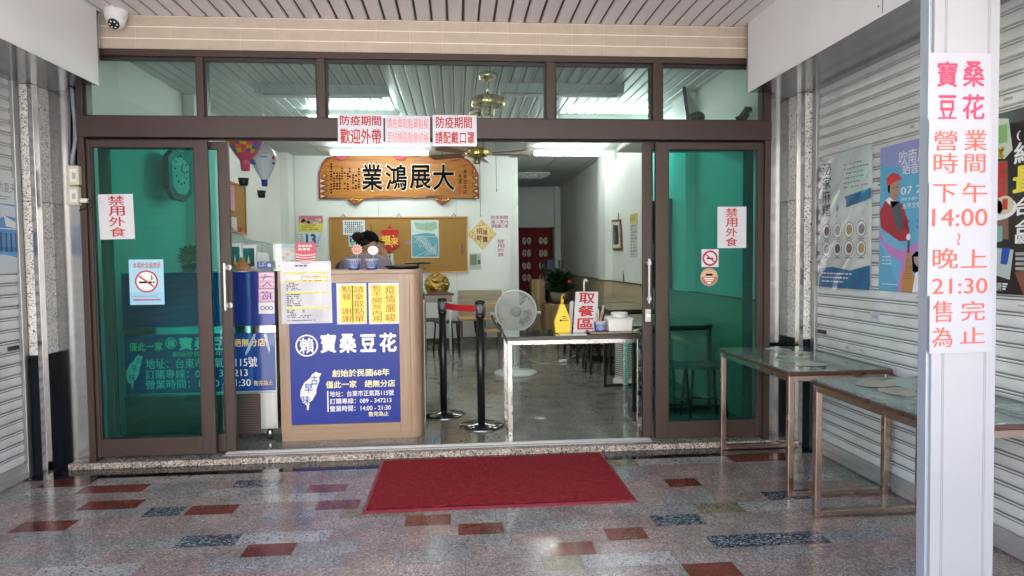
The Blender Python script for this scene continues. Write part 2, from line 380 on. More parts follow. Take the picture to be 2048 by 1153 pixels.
# ---------------------------------------------------------------- ground and street
AF = -.04                                                    # level of the arcade floor, one low step below the shop floor
def floor_tiles():
    mb = MB(); X0, X1, Y0, Y1, P = -2.79, 2.53, -4.95, -.09, .14
    fixed = [(-2.305,-1.915,-.51,-.37,GR_RED),(-2.14,-1.82,-.79,-.65,GR_RED),(-1.51,-1.245,-.93,-.79,GR_RED),(-2.32,-2.04,-1.07,-.93,GR_RED),
      (-1.385,-1.10,-1.35,-1.21,GR_DARK),(-1.03,-.795,-1.49,-1.35,GR_RED),(-.92,-.685,-.65,-.51,GR_RED),(-.805,-.57,-.93,-.79,GR_RED),
      (-.29,-.05,-1.21,-1.07,GR_RED),(-.01,.22,-1.35,-1.21,GR_RED),(-1.73,-1.535,-.93,-.79,GR_DARK),(-2.30,-1.29,-.37,-.23,GR_WHITE),
      (-1.335,-.725,-.79,-.65,GR_WHITE),(-1.525,-1.245,-.65,-.51,GR_WHITE),(-1.395,-1.105,-.51,-.37,GR_DARK),(1.26,1.46,-.79,-.65,GR_RED),
      (1.005,1.27,-1.35,-1.21,GR_DARK),(.725,.925,-1.49,-1.35,GR_RED),(.42,.635,-1.63,-1.49,GR_RED),(1.205,1.78,-1.63,-1.49,GR_DARK),
      (.985,1.22,-1.91,-1.77,GR_RED),(1.295,1.545,-1.21,-1.07,GR_OLIVE),(1.19,1.83,-.37,-.23,GR_WHITE),(1.005,1.19,-.37,-.23,GR_OLIVE),
      (-2.6,-2.305,-.37,-.23,GR_RED),(-2.62,-2.305,-.51,-.37,GR_WHITE),(1.84,2.3,-.37,-.23,GR_RED),(.37,.55,-1.77,-1.63,GR_OLIVE),(.55,.98,-1.77,-1.63,GR_WHITE),
      (-2.0,-1.6,-1.77,-1.63,GR_WHITE),(-.65,-.2,-1.07,-.93,GR_OLIVE),(-2.7,-2.45,-1.35,-1.21,GR_RED),(-.15,.25,-1.49,-1.35,GR_GREY),
      (-1.9,-1.45,-1.63,-1.49,GR_WHITE),(1.0,1.25,-.51,-.37,GR_GREY),(1.75,2.0,-1.07,-.93,GR_DARK)]
    r = random.Random(11); row = 0; yb = Y1; g = .0014
    def tile(a, b, y0, y1, m):
        mb.add([(a+g, y0+g, AF), (b-g, y0+g, AF), (b-g, y1-g, AF), (a+g, y1-g, AF)], [(0,1,2,3)], m)
    while yb > Y0+.01:
        ya = yb-P; fx = sorted([t for t in fixed if abs(t[3]-yb) < .02]); spans = []; x = X0
        for t in fx: spans.append((x, t[0], None)); spans.append((t[0], t[1], t[4])); x = t[1]
        spans.append((x, X1, None))
        for a, b, m in spans:
            if m: tile(a, b, ya, yb, m); continue
            while b-a > .004:
                wd = r.choice((.24, .3, .36, .45, .6))
                if b-a-wd < .12: wd = b-a
                q = r.random()
                mt = GR_BLACK if row == 0 else GR_PINK if q < .42 else GR_ROSE if q < .66 else GR_GREY if q < .93 else GR_WHITE if q < .965 else GR_RED if (row > 14 and q < .99) else GR_GREY
                tile(a, min(a+wd, b), ya, yb, mt); a += wd
        yb = ya; row += 1
    tile(X0, X1, -.09, .15, GR_BLACK)
    mb.box(X0, X1, Y0, .15, AF-.2, AF-.0015, GROUT)
    return mb.build('arcade_floor')
tag(floor_tiles(), 'polished arcade floor laid with a patchwork of pink, grey, red and black granite tiles', 'floor', kind='structure')
mb = MB(); mb.add([(-400,-400,-.22),(400,-400,-.22),(400,400,-.22),(-400,400,-.22)], [(0,1,2,3)], M('asphalt', (.16,.155,.15), .85, bump=.3, bscale=90, var=.2, vscale=3))
tag(mb.build('street'), 'grey asphalt street in front of the arcade', 'street', kind='structure')
mb = MB(); mb.box(-40, 40, -9.5, -4.96, -.21, -.07, M('bounce_paving', (.42,.40,.38), .8, var=.12, vscale=2)); tag(mb.build('pavement', bevel=.01), 'pale concrete pavement out of view, added to bounce daylight into the arcade', 'pavement', kind='structure')  # unseen pale ground added to throw daylight back under the arcade
mb = MB(); mb.box(-2.6, 2.5, -.03, .15, AF, .0, GR_SILL)
TRK = M('track_metal', (.5,.5,.48), .45, .8); mb.box(-1.62, 1.40, .035, .06, .0, .006, TRK); mb.box(-1.62, 1.40, .075, .083, .0, .012, TRK); mb.box(-1.62, 1.40, .1, .108, .0, .012, TRK); mb.box(-1.62, 1.4, .125, .14, .0, .008, TRK)
mb.build('door_sill', bevel=.006); tag(bpy.data.objects['door_sill'], 'low speckled granite sill with sliding door tracks under the shopfront', 'sill', kind='structure')
mb = MB(); mb.box(-2.6, 2.35, .15, 10.3, -.2, -.0005, GROUT)
xs = [-2.6, -1.85, -1.25, -.65, -.05, .55, 1.15, 1.75, 2.35]
ys = [.15+.6*i for i in range(18)]; ys[-1] = 10.3
for i in range(len(xs)-1):
    for j in range(len(ys)-1):
        g = .0012; mb.add([(xs[i]+g,ys[j]+g,0),(xs[i+1]-g,ys[j]+g,0),(xs[i+1]-g,ys[j+1]-g,0),(xs[i]+g,ys[j+1]-g,0)], [(0,1,2,3)], TERRAZZO)
tag(mb.build('shop_floor'), 'polished grey terrazzo tile floor inside the shop', 'floor', kind='structure')

# ---------------------------------------------------------------- ceilings
def strip_ceiling(x0, x1, y0, y1, z, pitch, gap, mp, mg, name):
    mb = MB(); mb.box(x0, x1, y0, y1, z+.012, z+.03, mg); x = x0; i = 0
    while x < x1-.01:
        b = min(x+pitch-gap, x1)
        pr = [(x, z+.012), (x+.004, z+.002), (x+.010, z), (b-.010, z), (b-.004, z+.002), (b, z+.012)]
        vs = [(a, y, c) for y in (y0+.002, y1-.002) for a, c in pr]; n = len(pr)
        mb.add(vs, [(k, k+1, n+k+1, n+k) for k in range(n-1)], mp); x += pitch
    return mb.build(name)
tag(strip_ceiling(-2.79, 2.53, -4.4, .0, 2.965, .106, .014, CEILP, GROOVE, 'arcade_ceiling'), 'mauve grey metal strip ceiling over the arcade', 'ceiling', kind='structure')
tag(strip_ceiling(-2.6, 2.35, .12, 3.2, 2.95, .104, .012, CEILI, GROOVE2, 'front_ceiling'), 'pale grey strip ceiling just inside the shop', 'ceiling', kind='structure')
mb = MB(); mb.box(-2.6, 2.35, 3.2, 10.3, 2.955, 2.99, GROOVE2)
yy = 3.2; k = 0
while yy < 10.2:
    ye = min(yy+1.2, 10.3); xx = -2.6
    while xx < 2.3:
        mb.box(xx+.006, min(xx+.6, 2.35)-.006, yy+.004, ye-.004, 2.947, 2.9545, M('ceiling_board', (.50,.53,.51), .7, var=.05, vscale=3)); xx += .6
    yy = ye
tag(mb.build('rear_ceiling'), 'pale ceiling boards in a grid at the back of the shop', 'ceiling', kind='structure')

# ---------------------------------------------------------------- walls of the shop
def wall(name, label, *boxes):
    mb = MB()
    for b in boxes: mb.box(*b)
    return tag(mb.build(name), label, 'wall', kind='structure')
wall('left_wall', 'pale green white wall with a flat pilaster on the fridge side', (-2.75,-2.6,.12,5.8,-.04,3.2,WALLP), (-2.6,-2.5,2.05,2.5,0,2.946,WALLP), (-2.6,-2.48,5.5,5.8,0,2.946,WALLP))
mb = MB(); mb.box(-2.6, .842, 5.8, 5.95, 0, 2.946, WALLW); mb.box(-2.48, .835, 5.788, 5.7995, 0, .1, M('dark_skirting', (.07,.045,.035), .35))
for x in (-2.46, -1.2, -.0,): mb.box(x, x+.004, 5.797, 5.8, .1, 2.94, GROOVE2)
tag(mb.build('back_wall'), 'glossy white panelled wall behind the counter', 'wall', kind='structure')
wall('corridor_wall', 'grey wall of the passage to the back room', (.84,.99,5.951,10.2,0,2.946,WALLP))
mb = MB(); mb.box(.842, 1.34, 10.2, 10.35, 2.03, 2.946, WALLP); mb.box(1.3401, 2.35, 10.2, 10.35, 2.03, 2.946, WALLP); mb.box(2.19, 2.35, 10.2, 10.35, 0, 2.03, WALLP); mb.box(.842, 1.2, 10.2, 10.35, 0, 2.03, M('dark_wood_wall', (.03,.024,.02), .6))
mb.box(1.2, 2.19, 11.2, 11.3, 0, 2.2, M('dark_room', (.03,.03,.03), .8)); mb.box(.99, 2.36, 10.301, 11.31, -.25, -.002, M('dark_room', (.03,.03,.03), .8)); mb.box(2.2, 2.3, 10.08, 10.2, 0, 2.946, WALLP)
tag(mb.build('far_wall'), 'far wall above the doorway with the red curtain', 'wall', kind='structure')
mb = MB(); mb.box(2.35, 2.5, .12, 10.3, -.04, 3.2, WALLP); mb.box(2.24, 2.35, 5.25, 5.75, 1.0, 2.946, WALLP); mb.box(2.25, 2.35, 1.75, 2.15, 1.0, 2.946, WALLP)
WAIN = M('beige_wainscot', (.48,.38,.26), .35, var=.08, vscale=9, stretch=(1, 14, .3))
mb.box(2.33, 2.3495, .2, 5.25, 0, .985, WAIN); mb.box(2.225, 2.3495, 5.2501, 5.7501, 0, .985, WAIN); mb.box(2.33, 2.3495, 5.7502, 10.0, 0, .985, WAIN)
TRIM = M('dark_trim', (.05,.03,.024), .3)
mb.box(2.32, 2.3494, .2, 5.24, .985, 1.0, TRIM); mb.box(2.215, 2.3494, 5.241, 5.76, .985, 1.0, TRIM); mb.box(2.32, 2.3494, 5.761, 10.0, .985, 1.0, TRIM)
tag(mb.build('right_wall'), 'pale wall with a pilaster above a beige wainscot and dark rail', 'wall', kind='structure')
# the building above and around: shaped to keep the sun off the arcade, never seen except in reflections
mb = MB(); CON = M('building_render', (.5,.47,.43), .8, var=.1, vscale=1)
mb.box(-9, 9, -4.4, 11.5, 3.2, 4.4, CON); mb.box(-2.95, 2.7, -4.4, .12, 3.0, 3.199, CON); mb.box(-2.95,-2.8,-3.25,.1,-.04,2.999,CON); mb.box(2.62,2.7,-3.25,.1,-.04,2.999,CON)
mb.box(-2.75, 2.5, .13, 11.5, 3.0, 3.19, CON); mb.box(-2.75, 2.5, 11.31, 11.5, -.04, 2.99, CON); mb.box(.99,2.6,10.36,10.4,2.2,2.99,CON); mb.box(2.36,2.5,10.31,11.3,-.04,2.99,CON); mb.box(-.5,1.19,10.36,11.3,-.04,2.99,CON)
tag(mb.build('shop_building'), 'plain rendered block of unseen building over the arcade, shaped to shade it', 'building')
# houses across the street: what the polished floor and panes look out on
hs = [(-16, -7.2, 8.5, (.72,.66,.56)), (-7, 1.5, 10, (.70,.68,.64)), (1.7, 8.4, 7.5, (.74,.69,.62)), (8.6, 18, 9, (.62,.56,.5))]
lab = ['cream rendered house across the street, farthest along', 'tall grey house across the street facing the arcade', 'pale house across the street beside the tall grey one', 'tan house at the end of the row across the street']
for (a, b, h, c), lb in zip(hs, lab):
    t = thing('town_house', lb, 'house', ((a+b)/2, -19, -.2), group='houses across the street')
    m = M('render_%d' % int(a+50), c, .8, var=.12, vscale=1.5); mb = MB(); mb.box(a, b, -24, -19, -.2, h, m); mb.build('wall', t)
    mb = MB(); mb.box(a-.1, b+.1, -24.1, -18.8, h, h+.3, m); mb.build('roof', t)
    n = int((b-a)/2.2)
    for fl in range(int(h/3)):
        for i in range(n):
            x = a+.7+i*(b-a-1.2)/n; z = .2+fl*3.0
            mb = MB(); hh = 2.2 if fl == 0 else 1.4; z = z if fl == 0 else z+.7
            mb.box(x, x+1.2, -18.99, -18.95, z, z+hh, M('house_window', (.08,.10,.12), .1)); mb.build('window', t)

# ---------------------------------------------------------------- beige tile band above the shopfront
mb = MB(); mb.box(-2.75, 2.5, .0, .12, 2.745, 2.965, TILEG)
zz = [(2.7475, 2.812), (2.820, 2.888), (2.896, 2.96)]
r = random.Random(3)
for i, (a, b) in enumerate(zz):
    x = -2.31+(-.0 if i % 2 else -.0)
    while x < 2.08:
        e = min(x+.2232, 2.085); mb.box(x+.0005, e-.0005, -.003-r.random()*.001, -.0005, a, b, TILEB); x += .2235
tag(mb.build('tile_band', bevel=.001, seg=1), 'band of beige split face tiles with white joints above the shopfront', 'wall')

# ---------------------------------------------------------------- the shopfront: frame, panes, four sliding doors
SF = thing('shopfront', 'dark bronze aluminium shopfront with green glass sliding doors and a row of transom panes', 'shopfront', (0, 0, 0))
F0, F1 = -.012, .115
mb = MB()
mb.box(-2.472, 2.256, F0, F1, 2.70, 2.7449, FRAME); mb.build('top_rail', SF, .004)
mb = MB(); mb.box(-2.472, 2.256, F0-.008, F1, 2.168, 2.302, FRAME); mb.box(-2.43, 2.21, .05, .056, 2.157, 2.1679, FRAME_IN); mb.build('transom_bar', SF, .004)
for x0, x1 in ((-2.472, -2.432), (2.212, 2.256)):
    mb = MB(); mb.box(x0, x1, F0, F1, .0, 2.1678, FRAME); mb.box(x0, x1, F0, F1, 2.3022, 2.6998, FRAME); mb.build('jamb', SF, .003)
mul = [(-1.705, -1.662), (-.922, -.868), (.635, .697), (1.391, 1.459)]
for x0, x1 in mul:
    mb = MB(); mb.box(x0, x1, F0+.001, F1, 2.3022, 2.6998, FRAME); mb.build('mullion', SF, .004)
edges = [-2.432]+[q for p in mul for q in p]+[2.212]
for i in range(0, 10, 2):
    t = MB(); a, b = edges[i], edges[i+1]; t.box(a, b, .04, .045, 2.3022, 2.6998, GLASST); pn = t.build('transom_pane', SF)
    t = MB(); q = .014
    t.box(a+.0005, a+q, .015, .039, 2.3026, 2.6994, FRAME_IN); t.box(b-q, b-.0005, .015, .039, 2.3026, 2.6994, FRAME_IN); t.box(a+q, b-q, .015, .039, 2.3026, 2.3026+q, FRAME_IN); t.box(a+q, b-q, .015, .039, 2.6994-q*1.6, 2.6994, FRAME_IN)
    t.build('glazing_bead', pn)
def sliding_door(x0, x1, y, stl, handle=0, lock=0):
    z0, z1 = .028, 2.155; a, b = stl; rb, rt = .122, .052; t = MB(); d = .034
    t.box(x0, x0+a, y, y+d, z0, z1, FRAME); t.box(x1-b, x1, y, y+d, z0, z1, FRAME)
    t.box(x0+a, x1-b, y+.002, y+d-.002, z0, z0+rb, FRAME); t.box(x0+a, x1-b, y+.002, y+d-.002, z1-rt, z1, FRAME)
    for xa, xb, za, zb in ((x0+a, x0+a+.01, z0+rb, z1-rt), (x1-b-.01, x1-b, z0+rb, z1-rt)): t.box(xa, xb, y+.007, y+d-.007, za, zb, FRAME_IN)
    door = t.build('sliding_door', SF, .004)
    g = MB(); g.box(x0+a+.0005, x1-b-.0005, y+.014, y+.019, z0+rb, z1-rt, GLASSG); g.build('door_glass', door)
    if handle:
        h = MB(); hx = x0+.03 if handle < 0 else x1-.028
        zc = 1.17
        h.bar((hx, y-.045, zc-.16), (hx, y-.045, zc+.16), .022, .012, BRUSH, (1, 0, 0))
        for s in (-.13, .13): h.cyl((hx, y-.04, zc+s), (hx, y, zc+s), .012, BRUSH); h.cyl((hx+.012, y-.006, zc+s), (hx+.012, y, zc+s), .02, BRUSH)
        h.build('handle', door)
    if lock:
        h = MB(); hx = x0+.032; h.box(hx-.02, hx+.02, y-.018, y, .875, .965, BRUSH); h.cyl((hx, y-.022, .92), (hx, y-.018, .92), .011, STEEL); h.cyl((hx, y-.0225, .92), (hx, y-.022, .92), .004, RUB); h.build('lock', door, .004)
sliding_door(-2.430, -1.655, .006, (.024, .088))
sliding_door(-2.385, -1.540, .062, (.06, .066), handle=1)
sliding_door(1.415, 2.211, .006, (.092, .042))
sliding_door(1.338, 2.16, .062, (.066, .06), handle=-1, lock=1)

# ---------------------------------------------------------------- roller shutters, their housings, the pillars
def shutter(name, label, X, s, y0, y1, z0, z1):
    """slats run along Y; s = +1 faces +X"""
    t = thing(name, label, 'roller shutter', (X, y1, AF), group='roller shutters closed along the arcade')
    pr = []; z = z0; p = .0725; mats = []
    while z < z1:
        pr += [(0.000, z, 0), (.006, z+.006, 0), (.0075, z+.022, 0), (.006, z+.048, 0), (.003, z+.053, 1), (-.004, z+.054, 1), (-.004, z+.057, 0), (.003, z+.058, 0), (.0045, z+.063, 0), (.003, z+.067, 1), (-.004, z+.068, 1), (-.004, z+.0715, 0)]; z += p
    mb = MB(); vs = []; n = len(pr)
    for y in (y0, y1): vs += [(X+s*d, y, zz) for d, zz, k in pr]
    for k in range(n-1): mb.add([vs[k], vs[k+1], vs[n+k+1], vs[n+k]], [(0,1,2,3)], SHUTD if pr[k][2] else SHUT)
    r = random.Random(int(X*10)+40); SCR = M('tape_residue', (.42,.40,.36), .6); DRT = M('scuff', (.16,.15,.14), .8)
    for k in range(26):
        y, z = r.uniform(y0+1.2, y1-.05), r.choice((r.uniform(1.05, 2.05), r.uniform(.3, 2.3))); z = AF+.1+round((z-.1)/p)*p+.03; a, b = r.uniform(.01, .035), r.uniform(.004, .011)
        mb.add([(X+s*.0082, y-a, z-b), (X+s*.0082, y+a, z-b*r.uniform(.4, 1)), (X+s*.0082, y+a*.8, z+b), (X+s*.0082, y-a, z+b*.6)], [(0,1,2,3)], SCR if k % 3 else DRT)
    mb.build('curtain', t)
    mb = MB(); xa, xb = sorted((X-s*.01, X+s*.02)); mb.box(xa, xb, y0, y1, AF+.001, z0, M('bottom_bar', (.5,.5,.5), .35, .6)); xa, xb = sorted((X+s*.0205, X+s*.032)); mb.box(xa, xb, y0, y1, AF+.012, AF+.045, M('bottom_bar', (.5,.5,.5), .35, .6)); mb.build('bottom_rail', t)
    mb = MB(); xa, xb = sorted((X-s*.03, X+s*.03)); mb.box(xa, xb, y1-.002, y1+.045, AF, z1, BRUSH); mb.build('guide_rail', t, .003)
    mb = MB(); xa, xb = sorted((X+s*.008, X+s*.022)); mb.box(xa, xb, y1-.12, y1-.03, .80, .825, RUB); mb.build('latch', t)
    return t
shutter('roller_shutter', 'closed grey roller shutter on the side with the blue sea poster', -2.79, 1, -3.2, -.17, .06, 2.50)
shutter('roller_shutter', 'closed grey roller shutter carrying the food posters behind the green top tables', 2.53, -1, -3.2, -.17, .06, 2.50)
def housing(label, s, X, xw):
    t = thing('shutter_housing', label, 'shutter housing', (X, -.07, 2.49), group='shutter housings under the arcade ceiling')
    mb = MB(); xa, xb = sorted((X, X-s*.004)); mb.box(xa, xb, -4.2, -.07, 2.4855, 2.9649, PANELW); 
    for y in (-1.55, -2.95):
        xa, xb = sorted((X+s*.0002, X+s*.0016)); mb.box(xa, xb, y-.003, y+.003, 2.50, 2.95, BRUSH)
        for z in (2.54, 2.72, 2.91): mb.cyl((X, y+.03, z), (X+s*.003, y+.03, z), .006, BRUSH, n=8)
    mb.build('side_panel', t)
    mb = MB(); xa, xb = sorted((X-s*.0045, xw)); mb.box(xa, xb, -4.2, -.07, 2.488, 2.494, MIRROR); xa, xb = sorted((X-s*.20, xw)); mb.box(xa, xb, -.0698, .098, 2.488, 2.494, MIRROR); mb.build('soffit', t)
    mb = MB(); xa, xb = sorted((X-s*.0045, xw)); mb.box(xa, xb, -.075, -.070, 2.4942, 2.9648, PANELW); mb.build('end_panel', t)
    mb = MB(); xa, xb = sorted((X+s*.0005, X+s*.005)); mb.box(xa, xb, -.078, -.066, 2.484, 2.9645, BRUSH); mb.build('corner_trim', t)
housing('grey white sheet metal shutter box above the shutter with the blue sea poster', 1, -2.29, -2.80)
housing('grey white sheet metal shutter box above the shutter with food posters', -1, 2.05, 2.54)
def pillar(label, s, xc, xi, xo):
    """xc = line of the granite side, xi = inner end of the steel panel, xo = shutter side"""
    t = thing('pillar', label, 'pillar', (xc, -.02, AF), group='granite pillars at the ends of the shopfront')
    ya, yb = -.10, .085
    for z0, z1, m, nm in ((.745, 1.7395, GR_PILLAR, 'granite_facing'), (1.7435, 2.487, GR_PILLAR, 'granite_facing'), (AF, .7415, GR_BASE, 'base')):
        mb = MB(); a, b = sorted((xc, xo)); mb.box(a, b, ya, yb, z0, z1, m); mb.build(nm, t, .003)
    mb = MB(); a, b = sorted((xc-s*.002, xo)); mb.box(a, b, ya+.002, yb, AF, 2.486, GROOVE); mb.build('core', t)
    mb = MB(); a, b = sorted((xc+s*.004, xc-s*.026)); mb.box(a, b, ya-.006, ya-.0005, AF, 2.486, MIRROR); a, b = sorted((xc+s*.0005, xc+s*.006)); mb.box(a, b, ya-.006, ya+.05, AF, 2.486, MIRROR); mb.build('corner_strip', t, .002)
    mb = MB(); a, b = sorted((xc, xi)); mb.box(a, b, yb-.012, yb-.002, AF, 2.486, MIRROR); mb.build('steel_return', t)
    mb = MB(); a, b = sorted((xi-s*.012, xi+s*.006)); mb.box(a, b, yb-.03, yb-.013, AF, 2.486, BRUSH); mb.build('edge_trim', t, .003)
pillar('speckled granite pillar with black base beside the light switches', 1, -2.69, -2.50, -2.775)
pillar('speckled granite pillar with black base beside the plastic wrapped poster', -1, 2.43, 2.275, 2.515)
mb = MB(); mb.box(-2.75, -2.473, .1, .119, -.04, 2.745, GROOVE); mb.box(2.257, 2.5, .1, .119, -.04, 2.745, GROOVE); tag(mb.build('side_closer'), 'dark strip closing the gap beside the shopfront jambs', 'wall', kind='structure')

# white post between the shutter bays
POSTY = -2.40
u0, u1 = P3(1855, 620, Y=POSTY).x, P3(1983, 620, Y=POSTY).x
PT = thing('shutter_post', 'white ribbed metal post standing in front of the tables with red lettered sheets', 'post', ((u0+u1)/2, POSTY+.03, AF))
POSTM = M('white_painted_metal', (.31,.305,.32), .32, 0, var=.04, vscale=3, bump=.02, bscale=20)
def lean(m):                                    # the post is a little out of plumb
    for q in m.v: q.x += .028*(1-(q.z-AF)/3.0)
mb = MB(); W = u1-u0
pts = [(0,0)]
for a in (.18, .84):
    for q in (0, .028):
        c = a+q-.02; pts += [(c-.010, 0), (c-.006, .0022), (c+.004, .0022), (c+.008, 0)]
pts += [(1, 0), (1, .055/W), (0, .055/W)]
out = []
for a, d in pts[:-3]: out.append((u0+a*W, POSTY+d))
out += [(u1, POSTY), (u1, POSTY+.055), (u0, POSTY+.055)]
mb.prism([(x, y, AF) for x, y in out], (0, 0, 3.0-AF), POSTM); lean(mb); mb.build('post_body', PT)
mb = MB(); mb.box(u0-.012, u0-.0005, POSTY+.012, POSTY+.055, AF, 2.98, M('post_edge', (.38,.42,.47), .3, .4)); lean(mb); mb.build('edge_seal', PT)

# ---------------------------------------------------------------- lamps and fans under the ceiling
TUBE = lamp('lit_tube', (.92, 1.0, .96), 4.9)
FIXT = M('lamp_housing', (.55, .6, .58), .35)
def tube_light(label, x0, x1, y, z, lit=True, grp='fluorescent battens under the shop ceiling'):
    t = thing('fluorescent_light', label, 'ceiling light', ((x0+x1)/2, y, z), group=grp)
    mb = MB(); mb.prism([(x0, y-.045, z), (x0, y+.045, z), (x0, y+.03, z-.05), (x0, y-.03, z-.05)], (x1-x0, 0, 0), FIXT)
    for x in (x0+.012, x1-.037): mb.box(x, x+.025, y-.02, y+.02, z-.115, z-.0502, WHITE)
    mb.build('housing', t)
    mb = MB(); mb.cyl((x0+.038, y, z-.082), (x1-.038, y, z-.082), .030 if lit else .016, TUBE if lit else WHITE, n=12); mb.build('tube', t)
    return t
tube_light('lit fluorescent batten seen through the transom above the takeaway notice', -1.60, -.60, 2.72, 2.948)
tube_light('lit fluorescent batten seen through the transom beside the brass fan', 1.16, 2.26, 2.80, 2.948)
tube_light('lit fluorescent batten above the wooden plaque', -1.78, -.36, 5.0, 2.946)
tube_light('lit fluorescent batten in front of the passage to the back room', 1.12, 2.20, 5.0, 2.946)
UNL = M('unlit_cover', (.30, .36, .36), .4)
def trough(label, x0, x1, y, z):
    t = thing('trough_light', label, 'ceiling light', ((x0+x1)/2, y, z), group='unlit trough lights near the front of the ceiling')
    mb = MB(); mb.prism([(x0, y-.10, z-.001), (x0, y+.10, z-.001), (x0, y+.07, z-.075), (x0, y-.07, z-.075)], (x1-x0, 0, 0), UNL); mb.build('housing', t, .004)
    mb = MB(); mb.cyl((x0+.05, y, z-.09), (x1-.05, y, z-.09), .013, WHITE); mb.build('tube', t)
trough('unlit grey trough light over the fridge end of the shop', -1.82, -.62, 1.72, 2.95)
trough('unlit grey trough light beside the brass fan canopy', .42, 1.58, 1.60, 2.95)
t = thing('louvre_light', 'square louvred ceiling light far back in the passage', 'ceiling light', (1.45, 8.0, 2.94))
mb = MB(); mb.box(1.17, 1.75, 7.7, 8.25, 2.925, 2.9465, FIXT); mb.build('housing', t)
mb = MB()
for i in range(1, 6): x = 1.17+.58*i/6; mb.box(x-.006, x+.006, 7.7, 8.25, 2.905, 2.9245, STEEL)
for j in range(0, 4): y = 7.7+.55*j/3; mb.box(1.17, 1.75, y-.006, y+.006, 2.898, 2.9045, STEEL)
mb.build('louvre', t)
def fan(label, cx, cy, zr, r, blades):
    t = thing('ceiling_fan', label, 'ceiling fan', (cx, cy, 2.95), group='brass ceiling fans')
    mb = MB(); mb.lathe([(0, 2.949), (.075, 2.949), (.085, 2.93), (.07, 2.90), (.03, 2.88), (0, 2.88)], (cx, cy, 0), BRASS); mb.build('canopy', t)
    mb = MB(); mb.cyl((cx, cy, 2.88), (cx, cy, zr+.06), .013, BRASS, n=10); mb.build('rod', t)
    mb = MB(); mb.lathe([(0, .062), (.05, .06), (r*.9, .045), (r, .03), (r, -.02), (r*.92, -.035), (r*.5, -.05), (r*.36, -.055), (r*.36, -.10), (r*.30, -.115), (0, -.115)], (cx, cy, zr), BRASS, 32)
    for k in range(28):
        a = 2*PI*k/28; mb.bar((cx+math.cos(a)*(r+.001), cy+math.sin(a)*(r+.001), zr-.016), (cx+math.cos(a)*(r+.001), cy+math.sin(a)*(r+.001), zr+.026), .012, .004, GOLD, (math.cos(a), math.sin(a), 0))
    mb.build('motor', t)
    for k, a in enumerate(blades):
        d = V((math.cos(a), math.sin(a), 0)); s = V((-d.y, d.x, 0)); c = V((cx, cy, zr-.012))
        mb = MB(); mb.bar(c+d*r*.95, c+d*(r+.09), .03, .006, BRASS)
        mb.build('blade_arm', t)
        pts = [c+d*(r+.05)+s*.045, c+d*(r+.42)+s*.065, c+d*(r+.46)+s*.04, c+d*(r+.46)-s*.04, c+d*(r+.42)-s*.065, c+d*(r+.05)-s*.045]
        pts = [p+V((0, 0, .016*((p-c).dot(s))/.065)) for p in pts]
        mb = MB(); mb.prism(pts, (0, 0, .006), M('fan_blade', (.32, .17, .09), .4, var=.1)); mb.build('blade', t)
p = P3(976, 206, Y=1.2); fan('brass ceiling fan body seen through the transom over the door', p.x, p.y, p.z, .145, [])
p = P3(954, 307, Y=2.62); fan('brass ceiling fan with brown blades beside the wooden plaque', p.x, p.y, p.z, .115, [math.radians(q) for q in (8, -28, 80, 152, 224)])
mb = MB(); a = P3(959.5, 330, Y=2.6); b = P3(961, 430, Y=2.6); mb.tube([(a.x, 2.6, a.z+.2), a, b], .003, GREYI, 6); mb.ball((b.x, b.y, b.z-.012), .009, GREYI, 8, 6)
tag(mb.build('pull_cord'), 'thin grey pull cord ending above the gold diamond sign', 'pull cord')
mb = MB(); a = P3(991, 300, Y=2.7); b = P3(993, 380, Y=2.7); mb.tube([(a.x, 2.7, 2.93), b], .0025, GREYI, 6); mb.lathe([(0, .012), (.008, 0), (.005, -.02), (0, -.024)], b, STEEL, 10)
tag(mb.build('pull_cord'), 'thin pull cord with a silver bob hanging below the fan blades', 'pull cord')

# ---------------------------------------------------------------- cameras, conduit and switches
t = thing('security_camera', 'white dome security camera on the tile band under the arcade ceiling', 'security camera', tuple(P3(231, 38, Y=-.07)))
c = P3(232, 38, Y=-.075); mb = MB(); mb.lathe([(0, .075), (.066, .075), (.07, .06), (.066, .02), (.06, 0), (0, 0)], (c.x, c.y, c.z-.01), WHITE, 28); mb.build('mount', t)
mb = MB(); d = V((.05, -.75, -.66)).normalized(); mb.ball((c.x, c.y, c.z-.012), .058, WHITE, 24, 16); mb.build('ball', t)
mb = MB(); q = c+V((0, 0, -.012)); mb.lathe([(0, .0605), (.026, .0600), (.034, .0555), (.034, .04)], q, BLKM, 24, d)
a0 = d.orthogonal().normalized(); b0 = d.cross(a0)
for k in range(6): e = q+d*.0605+(a0*math.cos(k*PI/3)+b0*math.sin(k*PI/3))*.021; mb.ball(e, .0055, WHITE, 8, 6)
mb.ball(q+d*.058, .011, M('lens', (.01,.01,.02), .05), 10, 8); mb.build('lens', t)
t = thing('security_camera', 'small white security camera on the ceiling left of the plaque', 'security camera', tuple(P3(592, 300, Y=5.5)))
c = P3(593, 301, Y=5.5); mb = MB(); mb.ball(c, .04, WHITE); mb.cyl((c.x, c.y, c.z), (c.x, c.y, c.z+.06), .025, WHITE); mb.build('body', t)
mb = MB(); mb.cyl(c+V((0, -.03, -.008)), c+V((0.004, -.045, -.012)), .019, BLKM); mb.build('lens', t)
mb = MB(); pts = [P3(u, v, Y=.03) for u, v in ((144, 165), (146, 205), (150, 245), (152, 275), (149, 295), (145, 312), (144, 338))]
mb.tube(pts, .013, M('grey_conduit', (.25,.28,.31), .45), 10); tag(mb.build('conduit_pipe'), 'bent grey conduit pipe running down to the cream switch boxes', 'pipe')
mb = MB()
for du in (-5, 5): mb.tube([P3(143+du, 150, Y=.06), P3(144+du, 330, Y=.06)], .008, M('dark_conduit', (.12,.13,.14), .5), 8)
